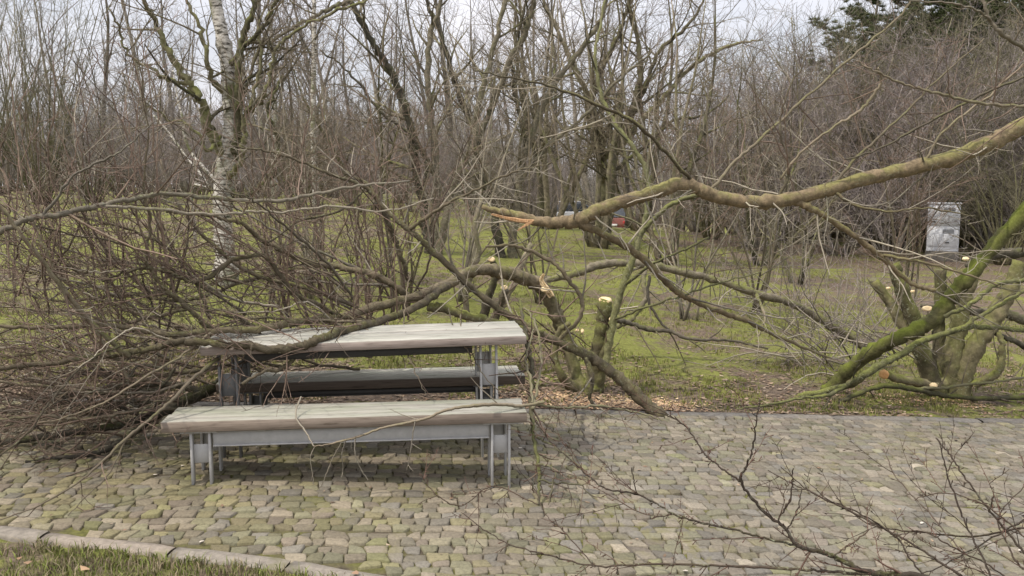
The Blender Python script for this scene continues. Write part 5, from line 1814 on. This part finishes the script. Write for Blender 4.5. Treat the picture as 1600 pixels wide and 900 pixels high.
fallen('fallen_branch', 'dark thin branch lying low on the lawn right of the sawn stump', 'fallen branch', [
    [(960, 500, 8.9, 9), (985, 505, 9.0, 9), (1010, 514, 9.0, 8), (1045, 518, 9.0, 7), (1080, 530, 8.9, 6), (1140, 532, 8.9, 4), (1200, 545, 8.8, 3)],
    [(1015, 430, 9.3, 5), (1012, 465, 9.2, 5), (1030, 500, 9.1, 4), (1050, 520, 9.0, 3)],
], M_BARK_DARK, None, M_BARK, TW(4, (.2, .6), 5, (.1, .3)), .1, 104)
rgp = random.Random(8)
T = Tubes()
C2 = Tubes()
bp = P(1340, 545, 9.9)
for k in range(34):
    a = rgp.uniform(0, 6.28)
    st_ = (bp[0] + rgp.uniform(-.75, .6), bp[1] + rgp.uniform(-.4, .5), gz(bp[0], bp[1]) + rgp.uniform(.02, .3))
    d = vnorm((-1 + rgp.uniform(-.5, 1.6), rgp.uniform(-.6, .6), rgp.uniform(.05, .95)))
    q = walk(rgp, st_, d, rgp.uniform(.8, 1.8), 9, .16, (0, 0, -.03))
    rr = [.011 * (1 - .08 * i) for i in range(9)]
    T.add(q, rr, rgp.random())
    ramify(C2, rgp, q, rr, TW(5.5, (.2, .75), 6, (.1, .35)), .1, 1, floor_fn)
bpile = thing('brush_heap', 'heap of grey pink cut twigs on the lawn left of the large stump', 'brush heap', bp)
T.build('branches', M_BARK_PALE, bpile, bp)
C2.build('twig_sprays', M_BARK_FARRED, bpile, bp)

# thin young trees standing on the lawn, their fine twigs a veil before the wood
for i, (px, Y, h, lb) in enumerate([(620, 11.5, 3.8, 'young tree of fine reddish twigs left of the crooked tree trunk'), (720, 12.5, 4.4, 'young tree of fine twigs between crooked tree and forked tree'),
                                   (850, 13, 4.6, 'young tree of fine twigs right of the forked tree above the torn limb'), (1080, 12.5, 4.2, 'young tree of fine twigs behind the bend of the big limb'), (1180, 13.5, 4.6, 'young tree of fine twigs above the middle of the big limb'),
                                   (478, 12, 4.2, 'young tree of fine twigs close to the right side of the big birch'), (1420, 14, 4.2, 'young tree of fine twigs left of the grey cabinet')]):
    rg = random.Random(700 + i)
    x = (px - 800) / FPX * Y
    base = (x, Y, gz(x, Y))
    T, Cr = Tubes(), Tubes()
    for k in range(6):
        q = walk(rg, (x + rg.uniform(-.12, .12), Y + rg.uniform(-.12, .12), base[2] - .03), vnorm((rg.uniform(-.35, .35), rg.uniform(-.3, .3), 1)), h * rg.uniform(.7, 1.1), 14, .12, (0, 0, .02))
        rr = [.020 * (1 - .065 * j) for j in range(14)]
        T.add(q, rr, rg.random())
        ramify(Cr, rg, q, rr, [dict(per_m=3.6, len=(.5, 1.6), ang=(.5, 1.1), wob=.18, trop=(0, 0, .02), n=7, rfac=.45, rmin=.0045, tip=.4),
                               dict(per_m=5.5, len=(.2, .7), ang=(.4, 1.1), wob=.2, trop=(0, 0, 0), n=5, rfac=.55, rmin=.003, tip=.5),
                               dict(per_m=5, len=(.1, .35), ang=(.4, 1.1), wob=.2, trop=(0, 0, 0), n=3, rfac=.6, rmin=.0024, tip=.6)], .15)
    r = thing('young_tree', lb, 'tree', base)
    T.build('trunk', (M_BARK, M_BARK_PALE)[i % 2], r, base)
    Cr.build('crown', (M_BARK_RED, M_BARK_PALE, M_BARK)[i % 3], r, base)

# thin shrub shoots in the mid distance right
for i, (px, Y, h, lb) in enumerate([(1275, 13, 1.7, 'sparse pinkish shoots standing on bare ground left of the cabinet'), (1160, 14.5, 1.3, 'sparse pinkish shoots on the lawn under the big limb'), (1330, 12, 1.2, 'sparse low shoots behind the brush heap')]):
    rg = random.Random(200 + i)
    x = (px - 800) / FPX * Y
    base = (x, Y, gz(x, Y))
    T, Cr = Tubes(), Tubes()
    for k in range(14):
        q = walk(rg, (x + rg.uniform(-.5, .5), Y + rg.uniform(-.4, .4), base[2] - .02), vnorm((rg.uniform(-.4, .4), rg.uniform(-.4, .4), 1)), h * rg.uniform(.6, 1.1), 8, .14, (0, 0, 0))
        rr = [.009 * (1 - .09 * j) for j in range(8)]
        T.add(q, rr, rg.random())
        ramify(Cr, rg, q, rr, TW(5, (.2, .6), 5, (.1, .3)), .2)
    r = thing('young_shrub', lb, 'shrub', base)
    T.build('stems', M_BARK_PALE, r, base)
    Cr.build('crown', M_BARK_FARRED, r, base)

# --- foreground branches over the cobbles, bottom right
def buds(T, rg, pts, per_m, size):
    for i in range(len(pts) - 1):
        if rg.random() < per_m * vdist(pts[i], pts[i + 1]):
            a = pts[i]
            tg = vnorm((pts[i + 1][0] - a[0], pts[i + 1][1] - a[1], pts[i + 1][2] - a[2]))
            d = side_dir(rg, tg, rg.uniform(.5, 1.0))
            L = rg.uniform(.6, 1.6) * size
            q = [a, vadd(a, d, L * .45), vadd(a, d, L * .75), vadd(a, d, L)]
            T.add(q, [.0018, .0016, size * .13, .0012], rg.random())


def fg(label, limbs, seed, mat=M_BARK_FG, tmat=M_BARK_FGRED, lv=None, bud=14):
    rg = random.Random(seed)
    base = P(*limbs[0][0][:3])
    T, Cr = Tubes(), Tubes()
    for rows in limbs:
        pts, rad = pix([(a_, b_, c_, d_ * .8) for a_, b_, c_, d_ in rows], 8, rg, .004)
        T.add(pts, rad, rg.random())
        n0 = len(Cr.t)
        ramify(Cr, rg, pts, rad, lv or TW(5.5, (.1, .42), 8, (.04, .16), 0, rmin=(.0022, .0017, .0015), rmax=.006), .05, 1, floor_fn)
        new = Cr.t[n0:]
        buds(Cr, rg, pts, bud, .028)
        for (q, r_, g_) in new:
            buds(Cr, rg, [tuple(p) for p in q], bud, .022)
    root = thing('fallen_branch', label, 'fallen branch', base)
    T.build('limb', mat, root, base, .06)
    Cr.build('twig_sprays', tmat, root, base)
    return root


fg('gnarled budding branch over the cobbles at the bottom right, thickest of the front branches', [
    [(1500, 925, 3.35, 16), (1431, 900, 3.4, 16), (1390, 898, 3.42, 15), (1350, 892, 3.45, 13), (1310, 874, 3.5, 11), (1287, 863, 3.5, 10), (1247, 853, 3.52, 8), (1228, 827, 3.55, 7), (1190, 796, 3.6, 6), (1159, 754, 3.62, 6), (1166, 728, 3.62, 5), (1176, 700, 3.62, 4), (1181, 665, 3.6, 3), (1188, 625, 3.6, 2)],
    [(1159, 754, 3.62, 5), (1140, 740, 3.7, 5), (1118, 724, 3.8, 4), (1100, 708, 3.9, 4), (1085, 685, 4.1, 4), (1070, 665, 4.3, 4), (1040, 648, 4.5, 3), (1000, 640, 4.7, 3), (940, 636, 4.9, 2)],
    [(1216, 812, 3.56, 4), (1235, 780, 3.55, 4), (1238, 750, 3.55, 3), (1239, 731, 3.55, 3)],
    [(1300, 870, 3.5, 4), (1330, 850, 3.45, 4), (1358, 828, 3.42, 3)],
    [(1230, 826, 3.55, 3), (1245, 800, 3.55, 3), (1254, 765, 3.55, 2)],
], 301)
fg('long thin branch running along the bottom edge over the cobbles', [
    [(1440, 905, 3.45, 8), (1340, 896, 3.5, 7), (1270, 891, 3.55, 6), (1200, 887, 3.6, 6), (1100, 883, 3.68, 5), (1000, 882, 3.75, 5), (930, 885, 3.8, 4), (860, 868, 3.85, 4), (800, 852, 3.9, 3), (760, 830, 3.95, 3), (720, 800, 4.0, 2)],
    [(930, 885, 3.8, 3), (880, 830, 3.9, 3), (850, 800, 4.0, 2), (835, 760, 4.1, 2)],
], 302)
fg('thin budding branch slanting from bench end to bottom right across the cobbles', [
    [(1290, 866, 3.52, 6), (1245, 853, 3.6, 6), (1200, 843, 3.66, 5), (1150, 828, 3.75, 5), (1100, 817, 3.85, 5), (1060, 807, 3.95, 5), (1030, 790, 4.05, 4), (997, 773, 4.15, 4), (947, 763, 4.3, 4), (923, 747, 4.4, 4), (893, 720, 4.6, 3), (850, 680, 4.85, 3), (838, 655, 5.0, 2)],
    [(997, 773, 4.15, 3), (990, 750, 4.15, 3), (987, 730, 4.15, 3)],
    [(1050, 805, 3.98, 3), (1000, 800, 4.0, 3), (900, 745, 4.3, 2), (860, 735, 4.5, 2)],
    [(840, 788, 4.4, 3), (770, 760, 4.6, 3), (720, 790, 4.5, 3), (680, 770, 4.5, 3), (655, 738, 4.6, 2)],
], 303)
fg('upright olive twigs at the lower right corner, leaning left', [
    [(1560, 925, 3.3, 6), (1547, 899, 3.3, 6), (1516, 834, 3.4, 5), (1497, 790, 3.45, 5), (1480, 740, 3.5, 4), (1466, 687, 3.55, 3)],
    [(1625, 892, 3.4, 6), (1600, 865, 3.45, 6), (1547, 799, 3.55, 5), (1506, 743, 3.65, 4), (1485, 712, 3.7, 4), (1462, 684, 3.75, 3)],
    [(1545, 800, 3.55, 3), (1550, 780, 3.5, 3), (1553, 760, 3.5, 2)],
    [(1480, 738, 3.5, 3), (1500, 700, 3.5, 2), (1512, 690, 3.5, 2)],
], 304, M_BARK_FG, M_BARK_FG)
fg('flat spray of thin twigs crossing the cobbles before the right edge', [
    [(1530, 920, 3.5, 6), (1500, 899, 3.55, 6), (1444, 862, 3.65, 5), (1397, 834, 3.75, 5), (1350, 810, 3.85, 5), (1278, 774, 4.0, 4), (1247, 760, 4.1, 3), (1200, 735, 4.2, 2)],
    [(1450, 905, 3.5, 5), (1420, 870, 3.6, 4), (1400, 840, 3.7, 4), (1340, 800, 3.9, 4), (1270, 770, 4.1, 3), (1220, 730, 4.3, 2)],
    [(1640, 820, 3.6, 5), (1600, 824, 3.65, 5), (1520, 838, 3.7, 5), (1428, 830, 3.8, 4), (1365, 822, 3.9, 3), (1330, 800, 4.0, 2)],
    [(1640, 790, 3.8, 4), (1560, 835, 3.8, 4), (1480, 880, 3.7, 3), (1420, 905, 3.6, 3)],
    [(1500, 860, 3.6, 4), (1450, 800, 3.8, 3), (1400, 745, 4.0, 3), (1380, 700, 4.2, 2)],
], 305, M_BARK_FG, M_BARK_FG)
fg('tangle of thin reddish twigs in the far right bottom corner', [
    [(1640, 930, 3.3, 6), (1590, 880, 3.4, 5), (1575, 850, 3.45, 4), (1560, 810, 3.5, 3), (1600, 760, 3.55, 2)],
    [(1640, 880, 3.4, 5), (1590, 830, 3.45, 4), (1540, 790, 3.5, 4), (1480, 770, 3.6, 3), (1430, 780, 3.7, 2)],
    [(1600, 920, 3.3, 5), (1540, 880, 3.4, 4), (1480, 850, 3.5, 4), (1440, 830, 3.6, 3), (1390, 840, 3.7, 2)],
], 306, M_BARK_FG, M_BARK_FGRED)
print('objects', len(bpy.data.objects), 'faces', sum(len(m.polygons) for m in bpy.data.meshes))
